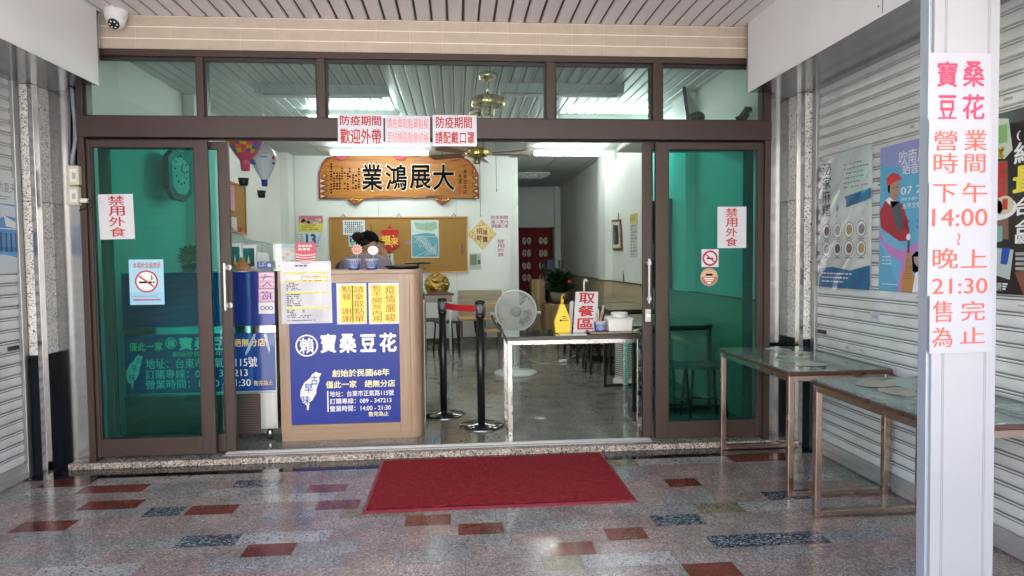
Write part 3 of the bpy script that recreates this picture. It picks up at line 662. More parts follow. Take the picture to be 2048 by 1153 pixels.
tag(mb.build('cable_pair'), 'pair of dark cables running down behind the grey conduit', 'cable')
for lb, v0, v1, pl in (('upper cream switch box beside the glass door', 334, 372, 0), ('lower cream socket box with a white plug in it', 375, 412, 1)):
    a = P3(141, v1, Y=-.0); b = P3(164, v0, Y=-.0); t = thing('socket_box', lb, 'socket box', tuple(a), group='cream boxes beside the glass door')
    mb = MB(); mb.box(a.x, b.x, -.045, .02, a.z, b.z, CREAM); mb.build('box', t, .004)
    mb = MB(); w_ = b.x-a.x; mb.box(a.x+w_*.3, b.x-w_*.12, -.049, -.0452, a.z+.02, b.z-.02, WHITE); mb.box(a.x+w_*.5, b.x-w_*.2, -.0515, -.0492, a.z+.04, b.z-.045, M('switch_grey', (.4,.4,.38), .4)); mb.build('cover_plate', t, .001)
a = P3(168, 402, Y=-.06); mb = MB(); mb.box(a.x-.02, a.x+.025, -.075, -.0522, a.z-.012, a.z+.014, WHITE); mb.tube([a+V((.025, -.003, 0)), a+V((.05, 0, -.004)), a+V((.055, .01, -.025)), a+V((.03, .015, -.045)), a+V((-.03, .02, -.05)), a+V((-.06, .06, -.06))], .005, RUB, 8)
tag(mb.build('plug', bevel=.002), 'white plug with a dark lead in the lower socket box', 'plug')

# ---------------------------------------------------------------- paper notices on the shopfront
def sheet(name, label, cat, u0, v0, u1, v1, mat=PAPER, group=None, curl=0., **kw):
    mb = MB(); s = Sheet(mb, u0, v0, u1, v1, **kw).base(mat, curl); s.curl = curl
    if curl: s.th += curl*1.05
    def done():
        o = mb.build(name); return tag(o, label, cat, group)
    s.done = done; return s
G1 = 'laminated notices hanging on the transom bar'
s = sheet('notice', 'white notice in bold red characters saying welcome takeaway, leftmost over the door', 'notice', 676, 228.5, 767, 291, PAPER2, G1, Y=-.026, rot=math.radians(-.5))
s.ptext('防疫期間', 680.5, 232, 762, 251.5, RED, bold=.018); s.ptext('歡迎外帶', 680.5, 258.5, 762, 288, RED, bold=.018); s.done()
s = sheet('notice', 'white notice with two lines of thin red characters, middle one over the door', 'notice', 770.5, 232, 860, 295, PAPER2, G1, Y=-.026, rot=math.radians(-1))
s.ptext('請先拿取點單點餐', 774.5, 237, 857, 258, REDP, bold=-.002); s.ptext('至結帳區點餐結帳', 774.5, 265, 857.5, 286, REDP, bold=-.002); s.done()
s = sheet('notice', 'white notice in bold red characters about wearing masks, rightmost over the door', 'notice', 865.5, 231, 953.5, 293, PAPER2, G1, Y=-.026)
s.ptext('防疫期間', 872, 234, 943.5, 257, RED, bold=.018); s.ptext('請配戴口罩', 870.7, 264, 948.7, 288, RED, bold=.018); s.done()
G2 = 'no outside food notices'
s = sheet('notice', 'white paper with four red characters on the glass door above the blue no smoking sign', 'notice', 198, 389, 268, 479, PAPER, G2, Y=.0185, rot=math.radians(1)); s.ptext('禁用外食', 218, 391, 250, 475, RED, vert=True, bold=.012); s.done()
s = sheet('notice', 'white paper with four red characters on the glass door above the round stickers', 'notice', 1435, 414, 1492.5, 496.5, PAPER, G2, Y=.0185); s.ptext('禁用外食', 1451.5, 416, 1474.5, 494, RED, vert=True, bold=.012); s.done()
s = sheet('no_smoking_sign', 'pale blue no smoking poster on the glass door', 'sign', 259, 519.5, 328, 610, M('pale_blue_paper', (.36,.62,.76), .3, coat=.3), None, Y=.0185)
s.rect(0, .72, 1, 1, M('sky_blue_paper', (.30,.56,.74), .3, coat=.3)); s.ptext('本場所全面禁菸', 266, 525, 322, 537, RED, 2)
s.circ(.5, .485, .32, WINK, 2); s.rect(.28, .485, .66, .525, BLACK, 3); s.rect(.68, .485, .73, .525, BLACK, 3)
for k in range(3): s.line(.6+.03*k, .46-.03*k, .68-.02*k, .43-.035*k, .02, BLACK, 3); s.line(.68-.02*k, .43-.035*k, .66, .40-.03*k, .02, BLACK, 3)
s.ring(.5, .485, .335, .045, RED, 4); s.line(.28, .36, .72, .61, .045, RED, 4); s.scribble(.1, .80, .95, .84, 1, GREYI, 2, 1, 5); s.scribble(.1, .87, .95, .92, 1, RED, 2, 1, 6, .8); s.done()
s = sheet('no_smoking_sticker', 'square white sticker with a red no smoking ring on the glass door', 'sticker', 1403, 499, 1437, 534.5, PAPER, None, Y=.0185)
s.ring(.5, .5, .45, .11, RED, 1); s.rect(.3, .47, .68, .56, BLACK, 1); s.line(.22, .28, .78, .72, .08, RED, 2); s.done()
mb = MB(); s = Sheet(mb, 1401, 538, 1435.5, 571, Y=.0185); BR = M('brown_sticker', (.42,.13,.06), .4)
s.circ(.5, .5, .5, M('tan_sticker', (.62,.40,.26), .4), 0, 40); s.circ(.5, .5, .46, BR, 1, 40); s.poly([(.5+.46*math.cos(t), .5-.46*math.sin(t)) for t in [PI*k/16 for k in range(17)]], M('tan_sticker', (.62,.40,.26), .4), 2)
s.rect(.3, .30, .7, .42, BLACK, 3); s.rect(.22, .56, .78, .64, WINK, 2); s.rect(.28, .69, .72, .74, WINK, 2); s.rect(.4, .79, .6, .9, WINK, 2)
tag(mb.build('round_sticker'), 'round brown and tan sticker below the no smoking sticker', 'sticker')

# post sheets
PPOST = M('post_paper', (.335,.33,.36), .4, bump=.04, bscale=14)
GP = 'red lettered sheets taped down the white post'
PK = M('pink_red_ink', (.60,.05,.10), .6, spec=.2); PO = M('orange_red_ink', (.66,.095,.06), .6, spec=.2)
yq = POSTY-.004
s = sheet('notice', 'top sheet on the white post with the shop name in pinkish red', 'notice', 1856, 107, 1981, 241, PPOST, GP, Y=yq)
for ch, b in (('寶', (1874,124,1914,174)), ('桑', (1926,124,1968,174)), ('豆', (1876,192,1912,240)), ('花', (1925,190,1968,240))): s.ptext(ch, *b, PK, bold=.018)
s.done()
s = sheet('notice', 'second sheet on the white post reading business hours', 'notice', 1857, 239, 1982, 366, PPOST, GP, Y=yq-.0015)
for ch, b in (('營', (1867,262,1914,302)), ('業', (1928,260,1973,302)), ('時', (1867,307,1915,347)), ('間', (1929,309,1970,346))): s.ptext(ch, *b, PO)
s.done()
s = sheet('notice', 'long sheet on the white post giving the opening times', 'notice', 1856, 364, 1981, 592, PPOST, GP, Y=yq)
for ch, b in (('下', (1866,369,1912,406)), ('午', (1924,366,1974,406)), ('14:00', (1864,418,1974,453)), ('晚', (1865,497,1915,538)), ('上', (1922,499,1974,536)), ('21:30', (1864,557,1974,588))): s.ptext(ch, *b, PO)
for k in range(6): a, b = s.ab(1915+3*math.sin(k*1.05)+k*.6, 467+k*4), s.ab(1915+3*math.sin((k+1)*1.05)+(k+1)*.6, 471+k*4); s.line(*a, *b, .022, PO)
s.done()
s = sheet('notice', 'lowest sheet on the white post saying until sold out', 'notice', 1859, 589, 1984, 706, PPOST, GP, Y=yq-.0015, rot=math.radians(.6))
for ch, b in (('售', (1865,602,1904,645)), ('完', (1922,602,1969,642)), ('為', (1863,655,1904,695)), ('止', (1920,655,1969,687))): s.ptext(ch, *b, PO)
s.done()

# ---------------------------------------------------------------- posters on the shutters
XR = 2.518
s = sheet('poster', 'crinkled plastic wrapped food poster with eight round bowls on the shutter', 'poster', 1639, 303, 1741, 577, M('greyish_poster', (.66,.66,.65), .4, coat=.3, var=.05, vscale=6), None, .012, X=XR)
NAVY = M('navy_print', (.03,.13,.33), .4); s.poly([(0, .86), (.3, .845), (.65, .87), (1, .83), (1, 1), (0, 1)], NAVY, 1); s.poly([(.52, .335), (1, .30), (1, .37), (.40, .43)], NAVY, 1)
s.text('泌家麻糬', .07, .05, .25, .47, BLACK, 2, -.004, True); s.scribble(.5, .10, .95, .30, 6, GREYI, 2, .9, 4, .25); s.text('燒', .36, .38, .52, .48, NAVY, 2)
cs = [(.25,.10,.08),(.45,.42,.36),(.38,.25,.10),(.22,.20,.20),(.40,.33,.30),(.08,.10,.08),(.28,.12,.09),(.55,.30,.10)]
for k in range(8):
    a, b = .17+.225*(k % 4), .575+(.135 if k > 3 else 0); s.circ(a, b, .105, WINK, 2, 20); s.circ(a, b, .095, M('bowl_rim', (.25,.24,.22), .4), 3, 20); s.circ(a, b, .082, WINK, 4, 20); s.circ(a+.01, b, .055, M('bowl_food%d' % k, cs[k], .5), 5, 16)
    s.rect(a-.05, b+.062, a+.05, b+.072, GREYI, 2)
s.scribble(.08, .89, .8, .98, 3, WINK, 3, .9, 9, .35)
# crumpled clear film over the poster
vs = []; fs = []; N = 16; K = 40; r = random.Random(5); hgt = [[r.random() for i in range(N+1)] for j in range(K+1)]
for j in range(K+1):
    for i in range(N+1): vs.append(s.pt(-.02+1.04*i/N, -.015+1.03*j/K, 0)+s.n*(.010+.012*hgt[j][i]+.006*math.sin(i*.9+j*.5)))
for j in range(K):
    for i in range(N): k = j*(N+1)+i; fs.append((k+N+1, k+N+2, k+1, k))
po = s.done(); mb = MB(); mb.add(vs, fs, glass('plastic_film', (.95, .97, .97), 1.5, .08), True); f = mb.build('plastic_film', po)
s = sheet('poster', 'blue and lilac music event poster with a figure in a red cap and jacket', 'poster', 1757.5, 286, 1852, 584, M('poster_blue', (.13,.40,.62), .35, coat=.3), None, X=XR)
s.poly([(0,0),(1,0),(1,.16),(.75,.23),(.4,.16),(0,.12)], M('poster_lilac', (.30,.32,.62), .35)); s.poly([(0,.5),(.35,.62),(.6,.72),(1,.66),(1,1),(.5,1),(.3,.86),(0,.66)], M('poster_sky', (.16,.45,.68), .35))
VIO = M('poster_violet', (.55,.22,.55), .35)
s.poly([(.0,.56),(.12,.66),(.5,.73),(.9,.655),(1,.66),(1,.69),(.75,.74),(.66,.86),(.7,1),(.42,1),(.5,.80),(.2,.74),(0,.63)], VIO, 2)
SKINP = M('poster_skin', (.45,.26,.19), .5); REDJ = M('poster_red', (.42,.03,.05), .5)
s.poly([(0,.45),(.15,.36),(.3,.39),(.5,.41),(.62,.52),(.68,.66),(.45,.66),(.2,.60),(.04,.56)], REDJ, 3); s.poly([(.24,.38),(.44,.39),(.52,.5),(.5,.62),(.36,.55)], M('poster_shirt', (.09,.10,.12), .5), 4)
s.poly([(.13,.37),(.25,.35),(.42,.40),(.30,.43)], WINK, 4); s.poly([(.2,.25),(.42,.25),(.44,.31),(.4,.36),(.33,.385),(.25,.36),(.2,.31)], SKINP, 5); s.poly([(.15,.26),(.17,.215),(.28,.19),(.4,.205),(.5,.245),(.36,.25),(.22,.275)], M('poster_cap', (.62,.05,.05), .5), 6)
s.rect(.3,.292,.335,.298, BLACK, 6); s.rect(.38,.292,.41,.298, BLACK, 6); s.rect(.34,.345,.39,.351, REDJ, 6); s.poly([(.19,.27),(.24,.27),(.23,.33),(.19,.31)], BLACK, 6)
WP = M('pipa_wood', (.50,.25,.08), .4); s.poly([(.62,.73),(.68,.73),(.74,.86),(.80,.93),(.76,1),(.54,1),(.5,.93),(.57,.86)], WP, 5); s.rect(.63,.645,.67,.74, M('pipa_neck', (.08,.05,.03), .4), 6); s.circ(.65,.635,.045, WINK, 7)
for k in range(9): s.rect(.6,.78+.016*k,.7,.782+.016*k, M('pipa_neck', (.08,.05,.03), .4), 6)
s.poly([(.72,.76),(.8,.73),(.92,.735),(.97,.82),(.94,.90),(.74,.86)], BLACK, 5); s.poly([(.76,.765),(.88,.765),(.89,.80),(.83,.83),(.77,.80)], SKINP, 6); s.poly([(.8,.87),(1,.84),(1,1),(.74,1)], WINK, 6)
s.text('吹南風', .42, .055, .98, .155, WINK, 3, -.012); s.text('晒音樂', .50, .155, .99, .22, WINK, 3, -.012); s.text('07 23', .47, .30, 1.0, .35, WINK, 3); s.text('PM 5:00-6:00', .48, .372, .99, .392, WINK, 3, 0); s.text('太平文衡殿', .5, .41, .99, .445, WINK, 3)
s.text('音樂', .53, .52, .66, .545, BLUEI, 3, 0); s.text('派對', .53, .56, .66, .585, BLUEI, 3, 0); s.text('文創', .78, .52, .93, .545, BLUEI, 3, 0); s.text('市集', .78, .56, .93, .585, BLUEI, 3, 0); s.rect(.71,.515,.715,.59, BLUEI, 3)
s.scribble(.08, .76, .35, .86, 4, WINK, 4, .8, 3, .25); s.line(.08, .955, .42, .955, .01, WINK, 4); s.done()
s = sheet('poster', 'black food advertisement with red wrapped cakes partly hidden by the white post', 'poster', 1925, 222, 2120, 590, M('poster_black', (.022,.016,.016), .35, coat=.2), None, X=XR)
CR = M('poster_cream', (.66,.60,.42), .5); s.ppoly([(1940, 236), (2018, 238), (2026, 300), (2010, 318), (1940, 318)], M('poster_bag', (.60,.66,.55), .4), 1)
s.ppoly([(1984,255),(2015,248),(2016,285),(1985,290)], M('poster_green', (.25,.50,.18), .5), 2)
for k in range(9): u, v = 1988+rnd.uniform(0, 28), 298+rnd.uniform(0, 16); a, b = s.ab(u, v); s.circ(a, b, .022, M('nut', (.50,.34,.05), .5), 3, 10)
s.ppoly([(1940,322),(2016,322),(2018,480),(1940,470)], M('poster_wood', (.22,.13,.08), .5), 1)
RW = M('wrapped_red', (.55,.04,.035), .3)
for k in range(5): v = 326+k*18; s.ppoly([(1975,v),(2014,v+2),(2013,v+15),(1978,v+19)], RW, 2+k % 2)
s.ppoly([(1940,360),(1976,330),(1986,420),(1940,430)], RW, 3)
a, b = s.ab(1996, 418); s.circ(a, b, .20, WINK, 3, 28, .5); 
for u, v in ((1988, 417), (2010, 411)): a, b = s.ab(u, v); s.circ(a, b, .10, CR, 4, 20, .8); a, b = s.ab(u+1, v-2); s.rect(a-.025, b-.03, a+.03, b+.03, RW, 5)
s.ppoly([(1986,455),(2006,452),(2006,482),(1986,488)], M('poster_teal', (.2,.42,.38), .5), 2); s.ppoly([(1984,495),(2028,500),(2020,560),(1984,548)], M('poster_map', (.45,.52,.50), .5), 2); s.ppoly([(2005,495),(2022,497),(2015,530),(2002,528)], BLUEI, 3)
s.ppoly([(2030,545),(2120,530),(2120,590),(2048,590)], M('poster_brown', (.22,.07,.05), .5), 2)
s.ptext('網', 2030, 283, 2080, 325, WINK, 3, .02); s.ptext('最', 2029, 330, 2100, 385, YEL, 3, .03); s.ptext('台', 2032, 395, 2075, 430, WINK, 3, .02); s.ptext('台', 2032, 440, 2075, 470, WINK, 3, .02); s.ptext('歐', 2032, 468, 2072, 488, WINK, 3, .02); s.ptext('記到府', 1980, 565, 2004, 581, WINK, 3, .012)
for k in range(3): s.prect(2006, 567+5*k, 2016-2*k, 570+5*k, WINK, 3)
s.ptext('(', 2035, 262, 2042, 282, WINK, 3)
for k in range(4): s.prect(2032, 505+10*k, 2070, 511+10*k, M('poster_grey', (.4,.38,.36), .5), 3)
s.done()
s = sheet('number_card', 'small white card with faint pencil marks stuck on the shutter under the posters', 'card', 1741, 624, 1758.5, 643, PAPER, None, X=XR); s.text('2號', .15, .25, .85, .7, GREYI, 1, -.01); s.done()
# left: blue seaside poster
s = sheet('poster', 'blue and white seaside poster on the shutter at the edge of the view', 'poster', -30, 353, 38, 548, M('seaside_paper', (.66,.72,.76), .35, coat=.3), None, X=-2.778, left=True)
s.rect(0, .28, 1, 1, M('sea_blue', (.07,.29,.60), .35)); s.poly([(0,.28),(1,.30),(1,.42),(.6,.40),(.3,.46),(0,.42)], M('sea_cloud', (.62,.70,.75), .4), 2); s.poly([(0,.82),(.5,.80),(1,.84),(1,1),(0,1)], M('sea_foam', (.60,.66,.70), .4), 2)
s.poly([(.55,.40),(.95,.47),(.95,.53),(.6,.51)], WINK, 3); s.rect(0, .53, 1, .54, WINK, 3)
for k in range(4): a = .42+.15*k; s.rect(a, .60, a+.05, .74, M('sea_figure', (.05,.08,.14), .5), 3); s.circ(a+.025, .59, .035, M('sea_figure', (.05,.08,.14), .5), 3, 10); s.circ(a+.02, .745, .06, M('sea_board', (.03,.12,.3), .5), 4, 12)
s.text('的夏天', .42, .06, .95, .16, GREYI, 2, -.01); s.scribble(.2, .20, .95, .25, 2, GREYI, 2, .9, 4, .4); s.done()

# ---------------------------------------------------------------- mat
def mat_obj():
    t = thing('door_mat', 'red bristle doormat with a rubber rim on the granite floor', 'mat', (.235, -.55, AF)); mb = MB()
    x0, x1, y0, y1 = -.535, 1.002, -1.015, -.075; z = AF
    RIM = M('mat_rim', (.27,.028,.05), .45)
    for f in range(4):
        q = [(x0,y0),(x1,y0),(x1,y1),(x0,y1)]; a, b = q[f], q[(f+1) % 4]; i = .022
        qi = [(x0+i,y0+i),(x1-i,y0+i),(x1-i,y1-i),(x0+i,y1-i)]; c, d = qi[(f+1) % 4], qi[f]
        mb.add([(*a,z+.001),(*b,z+.001),(*c,z+.010),(*d,z+.010)], [(0,1,2,3)], RIM)
    mb.box(x0+.004, x1-.004, y0+.004, y1-.004, z+.0003, z+.0009, RIM)
    mb.build('rim', t)
    MT = M('mat_red', (.31,.018,.026), .85, spec=.2, bump=1., bscale=60, var=.45, vscale=55); mb = MB(); N, K = 110, 70; r = random.Random(2); vs = []; fs = []
    for j in range(K+1):
        for i in range(N+1): vs.append((x0+.022+(x1-x0-.044)*i/N, y0+.022+(y1-y0-.044)*j/K, z+.010+.007*r.random()))
    for j in range(K):
        for i in range(N): k = j*(N+1)+i; fs.append((k, k+1, k+N+2, k+N+1))
    mb.add(vs, fs, MT, True); mb.build('pile', t)
mat_obj()

# ---------------------------------------------------------------- steel tables with glass tops
def rusty(name, col, rough, lo=.5):
    m = bpy.data.materials.new(name); m.use_nodes = True; n, l = nodes_of(m); b = n['Principled BSDF']
    tc = n.new('ShaderNodeTexCoord'); t = n.new('ShaderNodeTexNoise'); t.inputs['Scale'].default_value = 9; t.inputs['Detail'].default_value = 8; t.inputs['Roughness'].default_value = .7; l.new(tc.outputs['Object'], t.inputs[0])
    cr = n.new('ShaderNodeValToRGB'); e = cr.color_ramp.elements; e[0].position = lo; e[0].color = (*col, 1); e[1].position = lo+.14; e[1].color = (.20,.085,.035,1); l.new(t.outputs[0], cr.inputs[0]); l.new(cr.outputs[0], b.inputs['Base Color'])
    mr = n.new('ShaderNodeMapRange'); mr.inputs[1].default_value = lo; mr.inputs[2].default_value = lo+.14; mr.inputs[3].default_value = 1; mr.inputs[4].default_value = .1; l.new(t.outputs[0], mr.inputs[0]); l.new(mr.outputs[0], b.inputs['Metallic'])
    m2 = n.new('ShaderNodeMapRange'); m2.inputs[1].default_value = lo-.1; m2.inputs[2].default_value = lo+.12; m2.inputs[3].default_value = rough; m2.inputs[4].default_value = .7; l.new(t.outputs[0], m2.inputs[0]); l.new(m2.outputs[0], b.inputs['Roughness'])
    return m
RUST = rusty('rusty_steel', (.46,.45,.43), .26, .57)
COPPER = rusty('tarnished_steel', (.46,.34,.28), .2, .68)
TOPB = M('table_edge', (.075,.03,.022), .3, var=.1)
TOPG = granite('green_table_top', [((.12,.20,.16),5),((.16,.25,.20),3),((.09,.15,.12),3),((.24,.32,.27),1.2)], 40, .06)
def table(name, label, x0, x1, y0, y1, zf, zt, leg, met, top, edge, group=None, doublets=True, papers=0):
    t = thing(name, label, 'table', ((x0+x1)/2, (y0+y1)/2, zf), group=group); a = leg
    mb = MB(); mb.box(x0-.008, x1+.008, y0-.008, y1+.008, zt-.028, zt-.006, edge); mb.build('tabletop', t, .004)
    mb = MB(); mb.box(x0-.006, x1+.006, y0-.006, y1+.006, zt-.0055, zt, top); mb.build('glass_top', t, .002)
    for px, py in ((x0, y0), (x1-a, y0), (x1-a, y1-a), (x0, y1-a)):
        mb = MB(); mb.box(px, px+a, py, py+a, zf, zt-.029, met); mb.build('leg', t, .003)
    ah = a*.95; z1 = zt-.029
    mb = MB(); e = .001
    mb.box(x0+a, x1-a, y0+e, y0+a-e, z1-ah, z1-e, met); mb.box(x0+a, x1-a, y1-a+e, y1-e, z1-ah, z1-e, met); mb.box(x0+e, x0+a-e, y0+a, y1-a, z1-ah, z1-e, met); mb.box(x1-a+e, x1-e, y0+a, y1-a, z1-ah, z1-e, met); mb.build('apron', t, .002)
    for py in (y0, y1-a):
        if doublets: mb = MB(); mb.box(x0+a, x1-a, py+e, py+a-e, zf+.004, zf+.004+ah, met); mb.build('foot_rail', t, .002)
    if not doublets:
        for px in (x0, x1-a): mb = MB(); mb.box(px+e, px+a-e, y0+a, y1-a, zf+.004, zf+.004+ah, met); mb.build('foot_rail', t, .002)
    r = random.Random(int(x0*100)+papers)
    for k in range(papers):
        mb = MB(); cx, cy = r.uniform(x0+.12, x1-.12), r.uniform(y0+.15, y1-.15); an = r.uniform(0, PI); d = V((math.cos(an), math.sin(an), 0)); e_ = V((-d.y, d.x, 0)); w_, h_ = r.uniform(.10, .16), r.uniform(.07, .12); c = V((cx, cy, zt+.0006+.0005*k))
        m = r.choice((M('table_print', (.30,.42,.33), .25), M('table_print_pale', (.42,.48,.40), .25), M('table_print_tan', (.36,.30,.22), .25)))
        n = 9; mb.add([c+d*w_*math.cos(2*PI*i/n)*r.uniform(.8, 1)+e_*h_*math.sin(2*PI*i/n) for i in range(n)], [tuple(range(n))], m); mb.build('printed_card', t)
    return t
GT = 'green glass topped tables beside the shutter'
table('steel_table', 'green glass top table on tarnished legs with its end against the shopfront sill', 1.862, 2.47, -1.045, -.062, AF, .69, .034, COPPER, TOPG, TOPB, GT, papers=5)
table('steel_table', 'nearer green glass top table partly behind the white post', 1.862, 2.47, -2.26, -1.30, AF, .69, .034, COPPER, TOPG, TOPB, GT, papers=6)
FT = table('steel_table', 'low rusty steel table with a glass top standing in the open doorway', .372, 1.405, .325, .775, 0, .752, .036, RUST, M('table_glass', (.05,.13,.095), .04, coat=.5), M('table_brown', (.06,.038,.035), .35), None, doublets=False)

# ---------------------------------------------------------------- order counter with the blue sign
CY = .37
CT = thing('order_counter', 'pale wood order counter with a blue shop sign on its front', 'counter', (-.83, CY, 0))
x0, x1 = P3(559, 700, Y=CY).x, -.275; zt = 1.268; R = .075
def counter_outline(o):
    a = [(x0+o*.3, CY+o), (x1-R, CY+o)]
    a += [(x1-R+(R-o)*math.sin(t), CY+R-(R-o)*math.cos(t)) for t in [PI/2*k/8 for k in range(1, 9)]]
    return a+[(x1-o, CY+.43), (x0+o*.3, CY+.43)]
mb = MB(); mb.prism([(x, y, .055) for x, y in counter_outline(.0)], (0, 0, zt-.03-.055), WOODL)
for i in range(len(mb.sm)): mb.sm[i] = False
mb.build('body', CT)
mb = MB(); mb.prism([(x, y, zt-.0295) for x, y in counter_outline(-.004)], (0, 0, .0295), WOODX); mb.build('worktop', CT, .003)
mb = MB(); mb.prism([(x, y, .0) for x, y in counter_outline(.006)], (0, 0, .0545), WOODX); mb.build('plinth', CT)
fx0, fx1 = x0+.02, P3(821, 700, Y=CY).x; fz0, fz1 = P3(700, 866, Y=CY).z, P3(700, 549, Y=CY).z
sx0, sx1, sz0, sz1 = P3(580.5, 700, Y=CY).x, P3(799, 700, Y=CY).x, P3(700, 847, Y=CY).z, P3(700, 566, Y=CY).z
mb = MB(); g = .0015; mb.box(fx0, fx1, CY-.003, CY-.0005, fz0, fz1, M('seam_brown', (.10,.055,.035), .6))
yf, yb = CY-.010, CY-.0035
mb.box(fx0+g, sx0-g, yf, yb, fz0+g, fz1-g, WOODL); mb.box(sx1+g, fx1-g, yf, yb, fz0+g, fz1-g, WOODL)
mb.box(sx0, sx1, yf, yb, sz1+g, fz1-g, WOODX); mb.box(sx0, sx1, yf, yb, fz0+g, sz0-g, WOODX); mb.build('front_frame', CT)
mb = MB(); s = Sheet(mb, 580.5, 566, 799, 847, Y=CY-.0035, th=.004); s.base(BLUE)
def circle_mark(s, u, v, r, mat, l=1, box=None):
    a, b = s.ab(u, v); a2, _ = s.ab(u+r, v); s.ring(a, b, a2-a, (a2-a)*.13, mat, l, 40); s.ptext('賴', *(box or (u-r*.62, v-r*.66, u+r*.62, v+r*.66)), mat, l+1, .022)
ISL = [(335,478),(350,490),(383,495),(370,520),(362,530),(365,560),(340,630),(335,680),(300,740),(275,760),(265,832),(248,830),(248,790),(205,760),(188,700),(192,650),(225,580),(275,540),(300,500)]
def sign_text(s):
    circle_mark(s, 613.8, 691.6, 22.5, WINK)
    for ch, b in (('寶', (642,669,671.6,705)), ('桑', (680,669,712,705)), ('豆', (721.5,670,751,703)), ('花', (760.5,667,792,703))): s.ptext(ch, *b, WINK, bold=.035)
    s.ptext('創始於民國68年', 664.5, 738.5, 779, 753, YELI, bold=.02); s.ptext('僅此一家　絕無分店', 652, 761, 790, 775, YELI, bold=.02)
    s.ptext('地址：台東市正氣路115號', 660, 781, 787.6, 792.5, WINK, bold=.012); s.ptext('訂購專線：089 - 347213', 660, 796, 783, 807, WINK, bold=.012); s.ptext('營業時間：14:00 - 21:30', 660, 810.5, 781.6, 822, WINK, bold=.012); s.ptext('售完為止', 737, 823, 777.5, 832.5, YELI, bold=.015)
    s.prect(654.7, 782, 657.4, 824, WINK); s.ppoly([(560+x*.2168, 640+y*.2168) for x, y in ISL], WINK)
    for ch, b in (('古', (622,751,636,770)), ('早', (609,768,626,786)), ('味', (603.5,792,620.5,809))): s.ptext(ch, *b, BLUEI, 2, .015)
sign_text(s); mb.build('sign_panel', CT)
s = sheet('order_sheet', 'white laminated order form with yellow bands hung on the counter corner', 'order form', 562, 523.5, 663.5, 647.5, PAPER2, None, .010, Y=CY-.0115, rot=math.radians(.4))
for b, a0 in ((.165, .08), (.235, .45), (.30, .08), (.485, .08), (.735, .08)): s.rect(a0, b, .93, b+.026, YEL, 1)
LN = M('form_line', (.38,.38,.42), .6)
for k in range(6): s.rect(.09, .335+.0245*k, .93, .3365+.0245*k, LN, 1)
for k in range(8): s.rect(.09, .515+.027*k, .93, .5165+.027*k, LN, 1)
for k in range(6): s.rect(.09, .77+.026*k, .93, .7715+.026*k, LN, 1)
for a in (.09, .42, .70, .93): s.rect(a, .165, a+.003, .93, LN, 1)
s.scribble(.12, .34, .40, .475, 5, BLACK, 2, .75, 1, .45, .02, .05); s.scribble(.12, .52, .40, .73, 7, BLACK, 2, .75, 2, .45, .02, .05); s.scribble(.12, .775, .68, .92, 5, BLACK, 2, .6, 3, .45, .02, .05)
s.scribble(.12, .94, .92, .955, 1, BLACK, 2, .9, 4, .8, .02, .04); s.scribble(.3, .055, .7, .085, 1, BLUEI, 2, .9, 5, .8, .04, .08); s.scribble(.42, .02, .65, .035, 1, RED, 2, .9, 7, .8, .02, .05); s.scribble(.5, .24, .9, .255, 1, RED, 2, .8, 8, .7, .02, .04); s.scribble(.45, .305, .9, .32, 1, RED, 2, .6, 9, .7, .02, .04); s.done()
for lb, (u0, v0, u1, v1), cols in (('white edged yellow notice on the counter asking to take an order slip', (673.6,567,733.4,649), (('點餐　謝謝', 684, 703), ('請拿取點單', 708.5, 728))), ('white edged yellow notice on the counter saying no dining in', (737.5,566,798,648.5), (('暫不開放內用', 745.5, 763), ('疫情嚴峻', 771, 791)))):
    s = sheet('notice', lb, 'notice', u0, v0, u1, v1, PAPER2, 'yellow notices taped to the counter front', Y=CY-.0105)
    for tx, a, b in cols:
        s.prect(a-4, v0+4, b+3.5, v1-3.5, YEL, 1); s.ptext(tx, a, v0+5, b, v1-4, M('red_brown_ink', (.42,.07,.03), .5), 2, vert=True, bold=.004)
    s.done()

